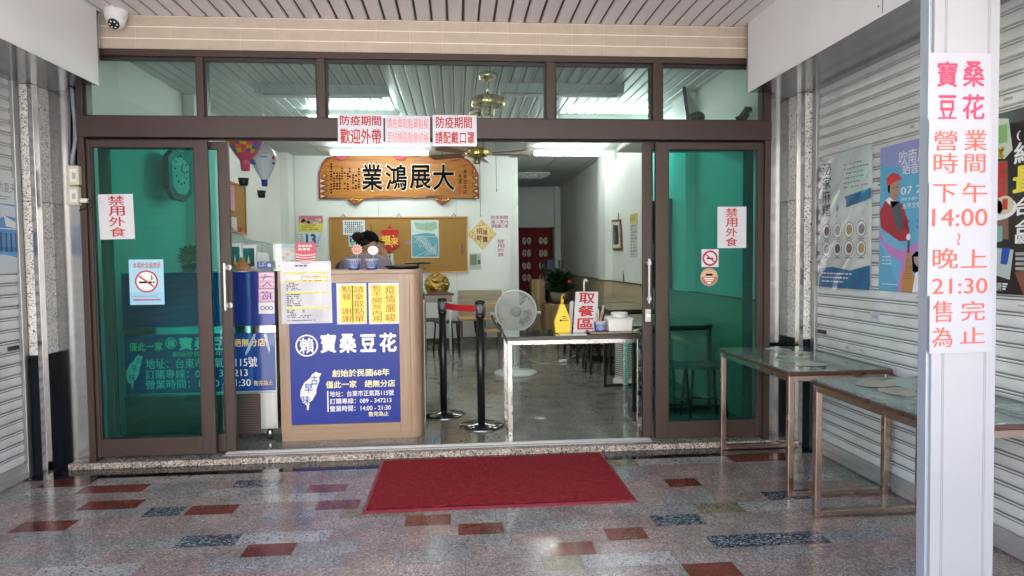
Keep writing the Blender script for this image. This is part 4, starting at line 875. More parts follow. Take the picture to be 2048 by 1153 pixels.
# things on the counter top
CUPB = M('cup_blue', (.012,.06,.30), .3)
def cup(name, label, c, r0, r1, h, topper, group):
    t = thing(name, label, 'cup', tuple(c), group=group); mb = MB()
    mb.lathe([(0, .001), (r0, .001), (r0, .004), (r1, h), (r1-.002, h), (r0-.002, .006), (0, .006)], c, CUPB, 28); mb.build('cup_body', t)
    mb = MB(); mb.lathe([(r1, h-.003), (r1+.003, h), (r1, h+.003), (r1-.003, h), (r1, h-.003)], c, WINK, 28); mb.build('rim', t)
    mb = MB(); r = random.Random(int(c[0]*1000))
    for row in range(6):
        z = h*(.86-.13*row); rr = r0+(r1-r0)*z/h+.0006; a = -1.05+r.random()*.2
        while a < .95:
            da = r.uniform(.06, .22) if row else .2
            hh = h*(.11 if row == 0 else .055); th0, th1 = a-PI/2, a+da*.75-PI/2
            P = lambda th, zz: V(c)+V((rr*math.cos(th), rr*math.sin(th), zz))
            mb.add([P(th0, z-hh/2), P(th1, z-hh/2), P(th1, z+hh/2), P(th0, z+hh/2)], [(0,1,2,3)], WINK); a += da+.05
    mb.build('cup_print', t)
    if topper:
        kind, u, v, rp, Y = topper; q = P3(u, v, Y=Y); R_ = (P3(u+rp, v, Y=Y)-q).length; PIK = M('topper_pink', (.72,.22,.22), .5); CRM = M('topper_cream', (.72,.52,.40), .5)
        mb = MB(); n = 26
        pts = [q+V((math.cos(2*PI*i/n)*R_*(1 if (i % 2 == 0 or kind == 'round') else .68), 0, math.sin(2*PI*i/n)*R_*(1 if (i % 2 == 0 or kind == 'round') else .68)*(.85 if kind == 'round' else 1))) for i in range(n)]
        mb.prism(pts, (0, .004, 0), CRM if kind == 'sun' else WINK)
        n = 20; pts = [q+V((math.cos(2*PI*i/n)*R_*.62, -.0008, math.sin(2*PI*i/n)*R_*.6)) for i in range(n)]; 
        if kind == 'sun': mb.add(pts, [tuple(range(n))[::-1]], PIK); mb.text('一', q+V((-R_*.3, -.0015, -R_*.1)), (1,0,0), (0,0,1), R_*.6, R_*.4, WINK, .03)
        else:
            for k in range(5): mb.bar(q+V((-R_*.6+R_*.3*k, -.001, -R_*.5)), q+V((-R_*.5+R_*.28*k, -.001, R_*.5)), .0015, R_*.14, PIK, (0, 1, 0))
        mb.tube([q+V((0, .002, -R_*.6)), V((q.x, Y, c[2]+.02))], .0022, WINK, 6); mb.build('topper', t)
GC = 'blue paper cups on the counter top'
for lb, u0, u1, v0, v1, tp in (('blue paper cup on the counter with a pink sun shaped topper', 693, 722, 519, 540, ('sun', 714, 499.5, 12.5, .50)), ('blue paper cup on the counter with a round pink topper', 730, 756.5, 519, 540, ('round', 746, 501, 10.5, .50))):
    a, b = P3(u0, v0, Y=.5), P3(u1, v0, Y=.5); r1 = (b-a).length/2; c = ((a.x+b.x)/2, .5, zt); h = P3((u0+u1)/2, v0, Y=.5).z-zt
    cup('paper_cup', lb, c, r1*.78, r1, h, tp, GC)
a = P3(804, 536, Y=.62); t = thing('tray', 'black round tray resting on the counter end', 'tray', (a.x, .62, zt)); mb = MB(); mb.lathe([(0, .004), (.10, .004), (.135, .028), (.142, .028), (.105, 0), (0, 0)], (a.x, .62, zt), RUB, 32); mb.build('dish', t)
a = P3(836, 527.5, Y=.95); mb = MB(); mb.lathe([(0, .016), (.06, .014), (.11, .006), (.112, 0), (.1, -.004), (0, -.006)], (a.x, .95, a.z), RUB, 32); mb.cyl((a.x, .95, 1.27), (a.x, .95, a.z-.004), .01, RUB); mb.lathe([(0,0),(.06,0),(.06,.008),(0,.008)], (a.x,.95,1.262), RUB, 24); tag(mb.build('lid_stand'), 'black disc lid on a stem above the display case', 'lid')
t = thing('card_rack', 'clear acrylic rack of small coupons left of the red card', 'rack', tuple(P3(571, 540, Y=.55)))
mb = MB(); s = Sheet(mb, 551, 489, 591, 540, Y=.56); s.base(M('coupon_green', (.45,.58,.48), .4)); 
for j in range(4):
    for i in range(4): s.rect(.06+.23*i, .2+.14*j, .25+.23*i, .31+.14*j, PAPER if (i+j) % 3 else M('coupon_pink', (.72,.40,.40), .5), 1); s.rect(.09+.23*i, .23+.14*j, .2+.23*i, .25+.14*j, REDP, 2)
s.rect(.0, .0, 1, .14, M('coupon_grey', (.42,.42,.50), .4), 1); s.rect(.15, .80, .5, .9, M('coupon_dark', (.18,.26,.2), .4), 1); mb.build('coupon_board', t)
mb = MB(); a = s.pt(0, 1); b = s.pt(1, 0); mb.box(a.x, b.x, .50, .504, zt, b.z+.006, GLASSC); mb.box(a.x, b.x, .504, .58, zt, zt+.006, GLASSC); mb.build('holder', t)
t = thing('standing_card', 'red card with white curved lines standing behind the order form', 'card', tuple(P3(612, 524, Y=.52)))
mb = MB(); s = Sheet(mb, 592, 486, 632, 530, Y=.52, th=.004); s.base(M('card_red', (.60,.05,.09), .4)); s.text('現金找零', .12, .08, .88, .26, WINK, 1) if 0 else None
s.scribble(.12, .1, .9, .4, 2, WINK, 1, .95, 3, .6, .12, .2)
for k in range(4): 
    for q in range(10): a0, a1 = q/10, (q+1)/10; f = lambda a: .52+.12*k+.05*math.sin(a*3.1); s.line(a0, f(a0), a1, f(a1), .045, WINK, 1)
mb.build('card', t); mb = MB(); a = s.pt(.1, 1); b = s.pt(.9, 1); mb.box(a.x, b.x, .525, .57, zt, zt+.012, WHITE); mb.bar(((a.x+b.x)/2, .57, zt+.012), ((a.x+b.x)/2, .53, s.pt(.5, .3).z), .03, .003, WHITE, (1,0,0)); mb.build('stand', t)

# ---------------------------------------------------------------- chest fridge with blue front and banner
fx1 = P3(552, 700, Y=.4).x; fx0 = P3(250, 760, Y=.4).x; FY = .4
FR = thing('chest_fridge', 'steel chest fridge with a blue painted front and a shop banner, left of the counter', 'fridge', ((fx0+fx1)/2, FY, 0))
z = lambda v: P3(510, v, Y=FY).z
mb = MB(); mb.box(fx0, fx1, FY, FY+.6, .09, z(785)-.002, BRUSH); mb.build('base_cabinet', FR, .004)
mb = MB(); mb.box(fx0+.001, fx1-.001, FY+.002, FY+.6, z(785), 1.262, M('fridge_grey', (.45,.46,.48), .3, .6)); mb.build('body', FR)
mb = MB(); mb.box(fx0, fx1, FY-.004, FY+.0015, z(651), 1.262, M('blue_painted_steel', (.016,.028,.22), .22, .25, coat=.4)); mb.build('blue_front', FR, .002)
mb = MB(); mb.box(fx0-.004, fx1+.006, FY-.016, FY+.001, z(666), z(651)-.001, STEEL); mb.build('steel_band', FR, .003)
mb = MB(); mb.box(fx0, P3(522, 830, Y=FY).x, FY-.006, FY-.0005, z(868), z(788), M('vent_brown', (.055,.035,.03), .5))
for k in range(16): q = z(868)+.012+k*(z(790)-z(868))/16.5; mb.box(fx0+.01, P3(519, 830, Y=FY).x, FY-.011, FY-.0062, q, q+.008, M('vent_slat', (.10,.065,.055), .45))
mb.build('vent_grille', FR)
for x in (fx0+.08, P3(536, 880, Y=FY).x): mb = MB(); mb.cyl((x, FY+.06, 0), (x, FY+.06, .0895), .02, STEEL); mb.build('foot', FR)
mb = MB(); s = Sheet(mb, 252, 667, 552, 785, Y=FY-.0005); s.base(M('banner_blue', (.012,.055,.26), .18, coat=.6, bump=.06, bscale=14), .004); s.th += .0045
circle_mark(s, 342.5, 687, 11.5, WINK); 
for ch, b in (('寶', (359,675,385,700)), ('桑', (390,675,416,700)), ('豆', (422,675,446,700))): s.ptext(ch, *b, WINK, bold=.03)
s.ptext('僅此一家', 259, 685, 326, 702, YELI, bold=.012); s.ptext('絕無分店', 467, 677.5, 531, 693, M('banner_gold', (.80,.62,.22), .5), bold=.018); s.ptext('創始於民國68年', 345, 703, 445, 713, YELI, bold=.01)
s.ptext('地址：台東市正氣路115號', 292, 716, 515, 736, WINK, bold=.008); s.ptext('訂購專線：089 - 347213', 292, 738, 496, 756, WINK, bold=.008); s.ptext('營業時間：14:00 - 21:30', 292, 758, 502, 776, WINK, bold=.008); s.ptext('售完為止', 508, 761, 546, 771, M('banner_gold', (.80,.62,.22), .5))
s.ppoly([(253+(x-188)*.175, 710+(y-478)*.19) for x, y in ISL], WINK)
for ch, b in (('古', (273,716,283,728)), ('早', (264,731,275,744)), ('味', (259,748,271,763))): s.ptext(ch, *b, BLUEI, 2, .01)
for pts in ([(508,668),(513,668),(500,700),(492,712),(491,706)], [(528,668),(534,668),(541,700),(539,706),(533,690)]): s.ppoly(pts, M('film_fold', (.35,.45,.62), .15, coat=1.), 2)
mb.build('banner', FR)
G3 = 'pink price slips on the blue fridge front'
for lb, v0, v1, tx, pm in (('upper pink striped price slip with dark brush strokes on the fridge', 545, 577, 0, 1), ('middle pink price slip with a number on the fridge', 578, 604, '20', 1), ('lower white price slip with outlined writing on the fridge', 605, 628, 0, 0)):
    s = sheet('price_slip', lb, 'price slip', 517.5, v0, 549, v1, M('slip_pink', (.72,.36,.52), .4) if pm else PAPER, G3, Y=FY-.0045)
    if pm:
        for k in range(3): s.poly([(0,.12+.3*k),(.4,.05+.3*k),(1,.14+.3*k),(1,.22+.3*k),(.4,.16+.3*k),(0,.2+.3*k)], PAPER, 1)
    PUR = M('purple_ink', (.10,.05,.25), .5)
    if tx: s.text('20', .2, .2, .62, .8, PUR, 2, .01); s.rect(.7, .3, .8, .8, PUR, 2)
    elif pm: s.line(.2,.35,.8,.25,.05,PUR,2); s.line(.45,.1,.3,.5,.05,PUR,2); s.line(.55,.6,.25,.9,.06,PUR,2); s.line(.5,.6,.8,.85,.06,PUR,2)
    else: s.ring(.25,.5,.14,.05,PUR,2); s.ring(.52,.5,.13,.05,PUR,2); s.ring(.78,.5,.13,.05,PUR,2)
    s.done()
# on the fridge
FT_ = 1.262
GD = 'white drink dispensers on the fridge'
for lb, u0, u1, v0 in (('white drink dispenser with a dark teal window beside the door edge', 459, 482, 486), ('white drink dispenser between the other dispenser and the glass screen', 483.5, 512, 489)):
    a, b = P3(u0, 536, Y=.62), P3(u1, v0, Y=.62); t = thing('drink_dispenser', lb, 'dispenser', ((a.x+b.x)/2, .68, FT_), group=GD)
    mb = MB(); mb.box(a.x, b.x, .62, .74, FT_, b.z, WHITE); mb.build('case', t, .012)
    mb = MB(); w_ = b.x-a.x; mb.box(a.x+w_*.15, b.x-w_*.13, .612, .6195, FT_+.04, b.z-.03, M('teal_window', (.02,.10,.12), .15)); mb.build('window', t)
    mb = MB(); cx = (a.x+b.x)/2; mb.prism([(cx-.012, .611, FT_+.06), (cx, .611, FT_+.13), (cx+.012, .611, FT_+.06)], (0, .0008, 0), M('dispenser_mark', (.6,.5,.25), .5)); mb.build('mark', t)
t = thing('figurine', 'brown carved pile shaped figurine on a white dish on the fridge', 'figurine', tuple(P3(484, 537, Y=.52)))
c = P3(484, 537, Y=.52); c.z = FT_; k_ = (P3(504, 530, Y=.52)-P3(464, 530, Y=.52)).length/2
mb = MB(); mb.lathe([(0,0),(k_*.85,0),(k_*1.0,.008),(k_*.9,.008),(0,.006)], c, WINK, 24); mb.build('dish', t)
mb = MB(); CL = M('carved_clay', (.42,.19,.085), .35, bump=.4, bscale=60, var=.2, vscale=25); r = random.Random(4)
mb.ball(c+V((0, 0, k_*.42)), (k_*.86, k_*.6, k_*.40), CL); mb.ball(c+V((.002, 0, k_*.8)), (k_*.58, k_*.45, k_*.35), CL); mb.ball(c+V((0, 0, k_*1.15)), (k_*.30, k_*.28, k_*.26), CL); mb.ball(c+V((-.004, 0, k_*1.4)), (k_*.12, k_*.12, k_*.14), CL, 10, 8)
for k in range(16): a = r.uniform(0, PI); rr = r.uniform(.4, .8); mb.ball(c+V((math.cos(a)*k_*rr, -abs(math.sin(a))*k_*.45, k_*r.uniform(.2, .75))), (k_*r.uniform(.13, .24), k_*.16, k_*r.uniform(.10, .18)), CL, 10, 8)
mb.build('carving', t)
s = sheet('small_card', 'small blue printed card standing on the fridge corner', 'card', 515, 523.5, 545.5, 538.5, M('card_blue', (.05,.09,.28), .4), None, Y=.47, th=.006); s.scribble(.12, .15, .6, .8, 4, WINK, 1, .8, 2, .4, .05, .12); s.circ(.78, .5, .12, M('card_white', (.6,.62,.7), .4), 1); s.done()
t = thing('acrylic_stand', 'grey white leaning acrylic stand behind the blue card', 'stand', tuple(P3(524, 524, Y=.56))); mb = MB()
q = [P3(u, v, Y=.58) for u, v in ((513, 530), (541, 530), (535, 506), (514, 504))]; mb.prism(q, (0, .005, 0), M('acrylic_grey', (.55,.57,.58), .2)); mb.build('panel', t); mb = MB(); q = P3(526, 531, Y=.6); mb.box(q.x-.05, q.x+.05, .585, .64, FT_, FT_+.02, WHITE); mb.build('base', t)
t = thing('glass_screen', 'tilted clear glass screen on the fridge with a dark edge', 'screen', tuple(P3(510, 530, Y=.85))); mb = MB()
SCR = glass('screen_glass', (.80,.83,.82)); mb.prism([P3(u, v, Y=.86) for u, v in ((440, 545), (551, 545), (551, 489), (493, 480), (440, 436))], (0, .005, 0), SCR); mb.build('panel', t)
mb = MB(); mb.tube([P3(u, v, Y=.858) for u, v in ((440, 436), (493, 480), (551, 489), (551, 545))], .005, M('screen_edge', (.35,.38,.37), .3), 6); mb.build('edge', t)
# potted plant on the fridge behind the green glass
def leafy(name, label, c, w_, h_, n, pot, mat, lw=.35, seed=1, flower=None):
    t = thing(name, label, 'plant', tuple(c)); mb = MB(); c = V(c); ph = h_*.28
    if pot: mb.lathe([(0,0),(w_*.22,0),(w_*.30,ph),(w_*.27,ph),(w_*.25,ph*.9),(0,ph*.9)], c, pot, 20); mb.build('pot', t)
    mb = MB(); r = random.Random(seed)
    for k in range(n):
        a = r.uniform(0, 2*PI); rad = w_*.5*r.random()**.6; hh = ph+(h_-ph)*r.uniform(.15, 1); p = c+V((math.cos(a)*rad*.4, math.sin(a)*rad*.4, hh*.65)); d = V((math.cos(a)*rad, math.sin(a)*rad, h_*r.uniform(.12, .35))).normalized()
        L = h_*r.uniform(.18, .34); s_ = d.cross(V((r.uniform(-.3,.3), r.uniform(-.3,.3), 1))).normalized()*L*lw*.5; m1 = p+d*L*.5+V((0, 0, L*.05)); tip = p+d*L-V((0, 0, L*.15))
        mb.add([p, m1+s_, tip, m1-s_, m1+V((0, 0, -L*.08))], [(0,1,4),(1,2,4),(2,3,4),(3,0,4)], mat, False)
    mb.build('foliage', t)
    mb = MB()
    for k in range(6): a = r.uniform(0, 2*PI); mb.tube([c+V((0,0,ph*.8)), c+V((math.cos(a)*w_*.12, math.sin(a)*w_*.12, h_*.5)), c+V((math.cos(a)*w_*.25, math.sin(a)*w_*.25, h_*.85))], .005, M('stem_green', (.05,.09,.03), .6), 5)
    mb.build('stems', t)
    if flower: mb = MB(); mb.ball(c+V(flower), .03, M('red_blossom', (.4,.03,.02), .5), 10, 8); mb.build('blossom', t)
LEAF = M('leaf_green', (.035,.10,.025), .4, var=.35, vscale=18); LEAF2 = M('leaf_dark', (.02,.055,.018), .35, var=.35, vscale=18)
q = P3(378, 538, Y=.66); leafy('potted_plant', 'small bushy plant in a dark basket on the fridge behind the green glass', (q.x, .66, FT_), .20, .24, 150, BLKM, M('leaf_bright', (.06,.20,.03), .4, var=.3, vscale=18), .5, 3)
# wall clock seen through the green glass
q = P3(352, 352, X=-2.49); t = thing('wall_clock', 'octagonal wooden wall clock seen through the left glass door', 'clock', tuple(q)); y_, z_ = q.y, q.z; CW = M('clock_wood', (.035,.016,.008), .5)
def octo(ry, rz, x): return [(x, y_+ry*a, z_+rz*b) for a, b in ((-.45,-1),(.45,-1),(1,-.62),(1,.62),(.45,1),(-.45,1),(-1,.62),(-1,-.62))]
ryc = abs(P3(376, 352, X=-2.49).y-P3(330, 352, X=-2.49).y)/2; rzc = abs(P3(352, 303, X=-2.49).z-P3(352, 402, X=-2.49).z)/2
mb = MB(); mb.prism(octo(ryc, rzc, -2.4995), (.05, 0, 0), CW); mb.build('case', t, .006); mb = MB(); mb.prism(octo(ryc*.72, rzc*.74, -2.449), (.003, 0, 0), M('clock_face', (.40,.42,.40), .5))
for k in range(12): a = k*PI/6; mb.ball((-2.4445, y_+ryc*.5*math.sin(a), z_+rzc*.22+ryc*.5*math.cos(a)), .008, BLACK, 6, 5)
mb.build('dial', t); mb = MB(); o_ = V((-2.443, y_, z_+rzc*.22)); mb.bar(o_, o_+V((0, .05, .07)), .008, .003, BLACK, (1,0,0)); mb.bar(o_, o_+V((0, .09, -.02)), .006, .003, BLACK, (1,0,0)); mb.build('hands', t)

# ---------------------------------------------------------------- queue barriers
def stanchion(label, x, y, belt_to=None):
    t = thing('queue_post', label, 'queue post', (x, y, 0), group='black belt barrier posts beside the counter')
    mb = MB(); mb.lathe([(0,.0), (.175,.0), (.178,.006), (.17,.016), (.05,.026), (.034,.034), (0,.034)], (x, y, 0), M('glossy_black', (.012,.012,.014), .12, coat=.6), 40); mb.build('base', t)
    mb = MB(); mb.lathe([(.1755,.0005), (.1795,.001), (.1795,.006), (.1755,.0065)], (x, y, 0), STEEL, 40); mb.build('base_ring', t)
    mb = MB(); mb.cyl((x, y, .03), (x, y, .905), .031, BLKM, n=24); mb.lathe([(.031,.87),(.036,.872),(.036,.905),(.031,.907)], (x, y, 0), BLKM, 24); mb.build('pole', t)
    mb = MB(); mb.cyl((x, y, .906), (x, y, .985), .038, BRUSH, n=24); mb.lathe([(0,1.012),(.030,1.012),(.040,1.002),(.040,.985),(0,.985)], (x, y, 0), BLKM, 24)
    for a in range(4): d = V((math.cos(a*PI/2), math.sin(a*PI/2), 0)); mb.bar(V((x, y, .915))+d*.039, V((x, y, .98))+d*.039, .026, .006, BLKM, d)
    mb.build('belt_head', t)
    if belt_to:
        a, b = V((x, y, .945)), V((*belt_to, .945)); d = (b-a).normalized(); mb = MB(); N = 12; vs = []
        for i in range(N+1): q = a+d*(.045+((b-a).length-.09)*i/N); sag = -.008*math.sin(PI*i/N); vs += [q+V((0, -.001, sag-.026)), q+V((0, -.001, sag+.026))]
        mb.add(vs, [(2*i, 2*i+2, 2*i+3, 2*i+1) for i in range(N)], M('belt_red', (.55,.02,.03), .45, bump=.1, bscale=200)); mb.build('belt', t)
p1 = P3(888, 832, Y=1.06); p2 = P3(963, 853, Z=0)
stanchion('black barrier post farther in, with a red belt stretched from its head', -.128, 1.06, (p2.x, p2.y))
stanchion('black barrier post nearer the steel table, holding the end of the red belt', p2.x, p2.y)

# ---------------------------------------------------------------- pedestal fan and tower heater
fxp = P3(1031, 746, Y=3.0).x; FZ = P3(1030, 622, Y=2.93).z
FN = thing('pedestal_fan', 'pale grey pedestal fan with a wire guard behind the steel table', 'fan', (fxp, 3.0, 0)); FC = V((fxp+.005, 2.93, FZ)); FR_ = (P3(1071, 622, Y=2.93)-P3(990, 622, Y=2.93)).length/2
GRYF = M('fan_grey', (.55,.60,.58), .35)
mb = MB(); mb.lathe([(0,0),(.245,0),(.25,.012),(.24,.03),(.10,.05),(.04,.06),(.035,.09),(0,.09)], (fxp, 3.0, 0), GRYF, 40); mb.build('base', FN)
mb = MB(); mb.cyl((fxp, 3.0, .06), (fxp, 3.0, FZ-.05), .022, GRYF); mb.cyl((fxp, 3.0, .40), (fxp, 3.0, .46), .034, GRYF); mb.build('pole', FN)
mb = MB(); mb.lathe([(0,-.02),(.07,-.02),(.085,.03),(.07,.12),(.04,.15),(0,.15)], FC, GRYF, 24, (0,1,0)); mb.build('motor', FN)
mb = MB(); WIRE = M('fan_wire', (.78,.80,.79), .5)
for s_, dy in ((-1, -.065), (1, .07)):
    for r_ in [FR_*k/20 for k in range(4, 21)]:
        bow = dy*(1-(r_/FR_)**2*.85)
        mb.tube([FC+V((r_*math.cos(a), bow, r_*math.sin(a))) for a in [2*PI*i/36 for i in range(36)]], .0030 if r_ < FR_*.98 else .010, WIRE, 5, True)
    for k in range(12 if s_ < 0 else 8):
        a = 2*PI*k/(12 if s_ < 0 else 8); mb.tube([FC+V((q*FR_*math.cos(a+.5*(1-q)), dy*(1-q*q*.85)-.002*0, q*FR_*math.sin(a+.5*(1-q)))) for q in (.22, .45, .7, 1)], .003, WIRE, 5)
mb.build('guard', FN)
mb = MB(); mb.lathe([(0,-.072),(.02,-.072),(.058,-.068),(.06,-.06),(0,-.06)], FC, M('fan_badge', (.4,.44,.43), .9, spec=.1), 24, (0,1,0)); mb.build('badge', FN)
for k in range(3):
    a0 = 2*PI*k/3+.3; mb = MB(); vs = []; n = 7
    for i in range(n+1):
        q = i/n; rr = .07+(FR_*.85-.07)*q
        for e in (-1, 1): aa = a0+.25*q+e*(.36-.06*q); vs.append(FC+V((rr*math.cos(aa), e*.028, rr*math.sin(aa))))
    mb.add(vs, [(2*i, 2*i+1, 2*i+3, 2*i+2) for i in range(n)], M('fan_blade_clear', (.70,.74,.73), .8, spec=.1), True); mb.build('blade', FN)
mb = MB(); mb.tube([FC+V(((FR_+.045)*math.cos(a), .02, (FR_+.045)*math.sin(a))) for a in [PI+.15+(PI-.3)*i/24 for i in range(25)]], .014, M('fan_yoke', (.10,.11,.11), .4), 8); 
for s_ in (-1, 1): mb.cyl(FC+V((s_*(FR_+.06), .02, -.03)), FC+V((s_*(FR_-.01), .02, -.03)), .02, GRYF)
mb.build('yoke', FN)
q = P3(1250, 766, Z=0); T = thing('tower_heater', 'white upright tower heater with a slotted grille under the right hand tables', 'heater', (q.x, q.y, 0)); hw = .105; hz = .50
mb = MB(); mb.lathe([(0,0),(.13,0),(.135,.02),(.12,.05),(0,.05)], (q.x, q.y, 0), WHITE, 28); mb.build('base', T)
mb = MB(); mb.lathe([(0,.04),(hw,.05),(hw*.98,hz-.06),(hw*.75,hz-.015),(0,hz)], (q.x, q.y, 0), WHITE, 28); mb.build('body', T)
mb = MB()
for k in range(16): z_ = .09+k*.022; mb.lathe([(hw+.001, z_), (hw+.004, z_+.004), (hw+.004, z_+.008), (hw+.001, z_+.012)], (q.x, q.y, 0), M('heater_slot', (.25,.26,.26), .5), 28)
mb.build('grille', T)
pts = [P3(u, v, Z=.012) for u, v in ((1045, 700), (1060, 722), (1085, 728), (1112, 724), (1128, 722), (1150, 712), (1180, 700))]; CORD = M('grey_cord', (.45,.45,.42), .5)
sm = []
for i in range(len(pts)-1):
    for k in range(4): sm.append(pts[i].lerp(pts[i+1], k/4))
mb = MB(); mb.tube([V((fxp+.05, 3.0, .3))]+sm[2:]+[pts[-1]], .006, CORD, 6); tag(mb.build('power_cord'), 'pale power cord trailing from the fan across the shop floor', 'cord')
q2 = P3(1126, 722, Z=.02); mb = MB(); mb.bar(q2-V((.05, 0, .005)), q2+V((.05, .02, .005)), .03, .03, WHITE); tag(mb.build('inline_switch', bevel=.004), 'small white inline plug on the trailing fan cord', 'plug')
mb = MB(); mb.tube([P3(u, v, Z=.01) for u, v in ((1246, 768), (1262, 776), (1280, 774), (1292, 770))], .006, RUB, 6); tag(mb.build('heater_cord'), 'dark cord lying beside the tower heater', 'cord')
mb = MB(); mb.tube([P3(u, v, Z=.01) for u, v in ((1292, 780), (1276, 782), (1272, 788), (1282, 792), (1292, 793))], .008, WHITE, 6); tag(mb.build('looped_cord'), 'white cord loop on the floor beside the right table leg', 'cord')

# ---------------------------------------------------------------- on the doorway table
TZ = .752
q = P3(1121, 664, Z=TZ); q.y = max(q.y, .45); t = thing('caution_lantern', 'yellow folding caution cone with a hook standing on the doorway table', 'caution cone', (q.x, .50, TZ)); YP = M('yellow_plastic', (.80,.55,.01), .35)
kx = (P3(1138, 640, Y=.5)-P3(1104, 640, Y=.5)).length/2; z = lambda v: P3(1121, v, Y=.5).z
mb = MB(); cx = q.x
def dia(y): return [(cx-kx*.26, y, z(609)), (cx+kx*.26, y, z(609)), (cx+kx, y, z(643)), (cx+kx*.86, y, TZ+.002), (cx-kx*.86, y, TZ+.002), (cx-kx, y, z(643))]
mb.prism(dia(.485), (0, .05, 0), YP); mb.build('body', t, .006)
mb = MB(); mb.cyl((cx, .505, z(609)), (cx, .505, z(598)), .012, YP); mb.tube([(cx-.003, .505, z(600)), (cx-.004, .505, z(594)), (cx+.008, .505, z(589.5)), (cx+.02, .505, z(591))], .005, YP, 8); mb.build('hook', t)
mb = MB(); mb.box(cx-.004, cx+.025, .4838, .4846, z(634), z(632.5), BLACK); mb.box(cx-.0, cx+.03, .4838, .4846, z(637), z(636), BLACK); mb.box(cx-.006, cx+.042, .4838, .4846, z(641.5), z(640), BLACK); mb.ball((cx-.018, .484, z(641)), (.008,.001,.008), BLACK, 10, 6); mb.build('print', t)
t = thing('pickup_sign', 'white board with three big red characters leaning on the doorway table', 'sign', tuple(P3(1172, 660, Y=.6)))
a = [P3(u, v, Y=.56) for u, v in ((1145, 659), (1192, 662), (1202, 585), (1156, 585))]; lean = V((0, .10, 0)); n_ = len(a); a[0].z = a[1].z = TZ+.002
mb = MB(); pts = [a[0]-V((0,.03,0)), a[1]-V((0,.03,0)), a[2]+lean, a[3]+lean]; mb.prism(pts, (0, .008, 0), PAPER)
ex = (pts[1]-pts[0]); W_ = ex.length; ex.normalize(); upv = (pts[3]-pts[0]); H_ = upv.length; upv.normalize(); nn = ex.cross(upv).normalized()
for i, ch in enumerate('取餐區'): mb.text(ch, pts[0]+upv*H_*(.70-.315*i)+ex*W_*.17+nn*.0012, ex, upv, W_*.66, H_*.26, RED, .022)
mb.build('board', t); mb = MB(); mb.prism([p+V((-.035, .035, 0)) for p in (pts[0], pts[0]+ex*.03, pts[3]*.75+pts[0]*.25+ex*.03, pts[3]*.75+pts[0]*.25)], (0, .006, 0), M('acrylic_grey', (.55,.57,.58), .2)); mb.build('stand', t)
mb = MB(); u = P3(1166, 560, Y=.95); mb.tube([P3(1168, 590, Y=.74), P3(1168, 566, Y=.74), P3(1169, 560, Y=.74), P3(1172, 559.5, Y=.74), P3(1174, 564, Y=.74)], .007, WHITE, 8); mb.tube([P3(1168, 590, Y=.74), V((P3(1168, 590, Y=.74).x, .74, TZ))], .008, WHITE, 8); tag(mb.build('hook_stand'), 'white hooked cane standing behind the red lettered board', 'cane')
a = P3(1130, 664, Z=TZ); b = P3(1190, 656, Z=TZ); mb = MB(); mb.box(P3(1118, 664, Y=.40).x, P3(1172, 664, Y=.4).x, .365, .52, TZ+.001, TZ+.005, M('glass_plate', (.45,.50,.48), .05, coat=.5)); tag(mb.build('glass_plate'), 'flat glass plate lying before the yellow cone on the table', 'plate')
tx0, tx1 = P3(1180, 668, Y=.42).x, P3(1276, 668, Y=.42).x; t = thing('serving_tray', 'brown patterned tray holding the blue cup and white box', 'tray', ((tx0+tx1)/2, .5, TZ))
TB = M('tray_brown', (.14,.055,.035), .4, var=.2, vscale=40); mb = MB(); mb.box(tx0, tx1, .39, .66, TZ+.001, TZ+.008, TB); mb.build('bed', t); mb = MB()
for (xa, xb, ya, yb) in ((tx0-.01, tx1+.01, .378, .39), (tx0-.01, tx1+.01, .66, .672), (tx0-.01, tx0, .391, .659), (tx1, tx1+.01, .391, .659)): mb.box(xa, xb, ya, yb, TZ+.003, TZ+.018, TB)
for k in range(26): x = tx0+.005+k*(tx1-tx0-.01)/25; mb.box(x-.004, x+.004, .3765, .3779, TZ+.007, TZ+.015, M('tray_dot', (.5,.38,.22), .5))
mb.build('rim', t)
c = P3(1200, 662, Y=.5); a, b = P3(1189, 647, Y=.5), P3(1213, 647, Y=.5); r1 = (b-a).length/2; cz = TZ+.009
cup('pencil_cup', 'blue paper cup full of pens on the brown tray', (c.x, .5, cz), r1*.85, r1, z(645)-cz, None, None)
PC = bpy.data.objects['pencil_cup']; r = random.Random(8); pm = [M('pen_wood', (.5,.36,.18), .5), WHITE, M('pen_steel', (.4,.42,.44), .3), BLKM, M('pen_red', (.4,.05,.04), .4)]
for k, (u, v) in enumerate(((1191, 626), (1197, 618), (1208, 612), (1211, 619), (1203, 628), (1206, 624))):
    e = P3(u, v, Y=.5); e.y += r.uniform(-.02, .02); mb = MB(); mb.cyl((c.x+r.uniform(-.015,.015), .5+r.uniform(-.015,.015), cz+.012), e, .005 if k != 2 else .009, pm[k % 5], n=8); tag(mb.build('pen'), ['wooden pencil leaning far to one side in the blue pencil cup', 'white pen standing upright in the blue pencil cup', 'thick grey marker, the tallest thing in the blue pencil cup', 'black pen beside the thick grey marker in the cup', 'red pen in the middle of the blue pencil cup', 'short wooden pencil beside the red pen in the cup'][k], 'pen', 'pens in the blue cup')
xa, xb = P3(1216, 645, Y=.46).x, P3(1265, 645, Y=.46).x; zt_ = P3(1240, 637, Y=.46).z; t = thing('storage_box', 'white plastic storage box on the brown tray', 'box', ((xa+xb)/2, .52, cz))
mb = MB(); mb.prism([(xa+.006, .45, cz), (xb-.006, .45, cz), (xb, .45, zt_), (xa, .45, zt_)], (0, .16, 0), WHITE); mb.build('box_body', t, .008)
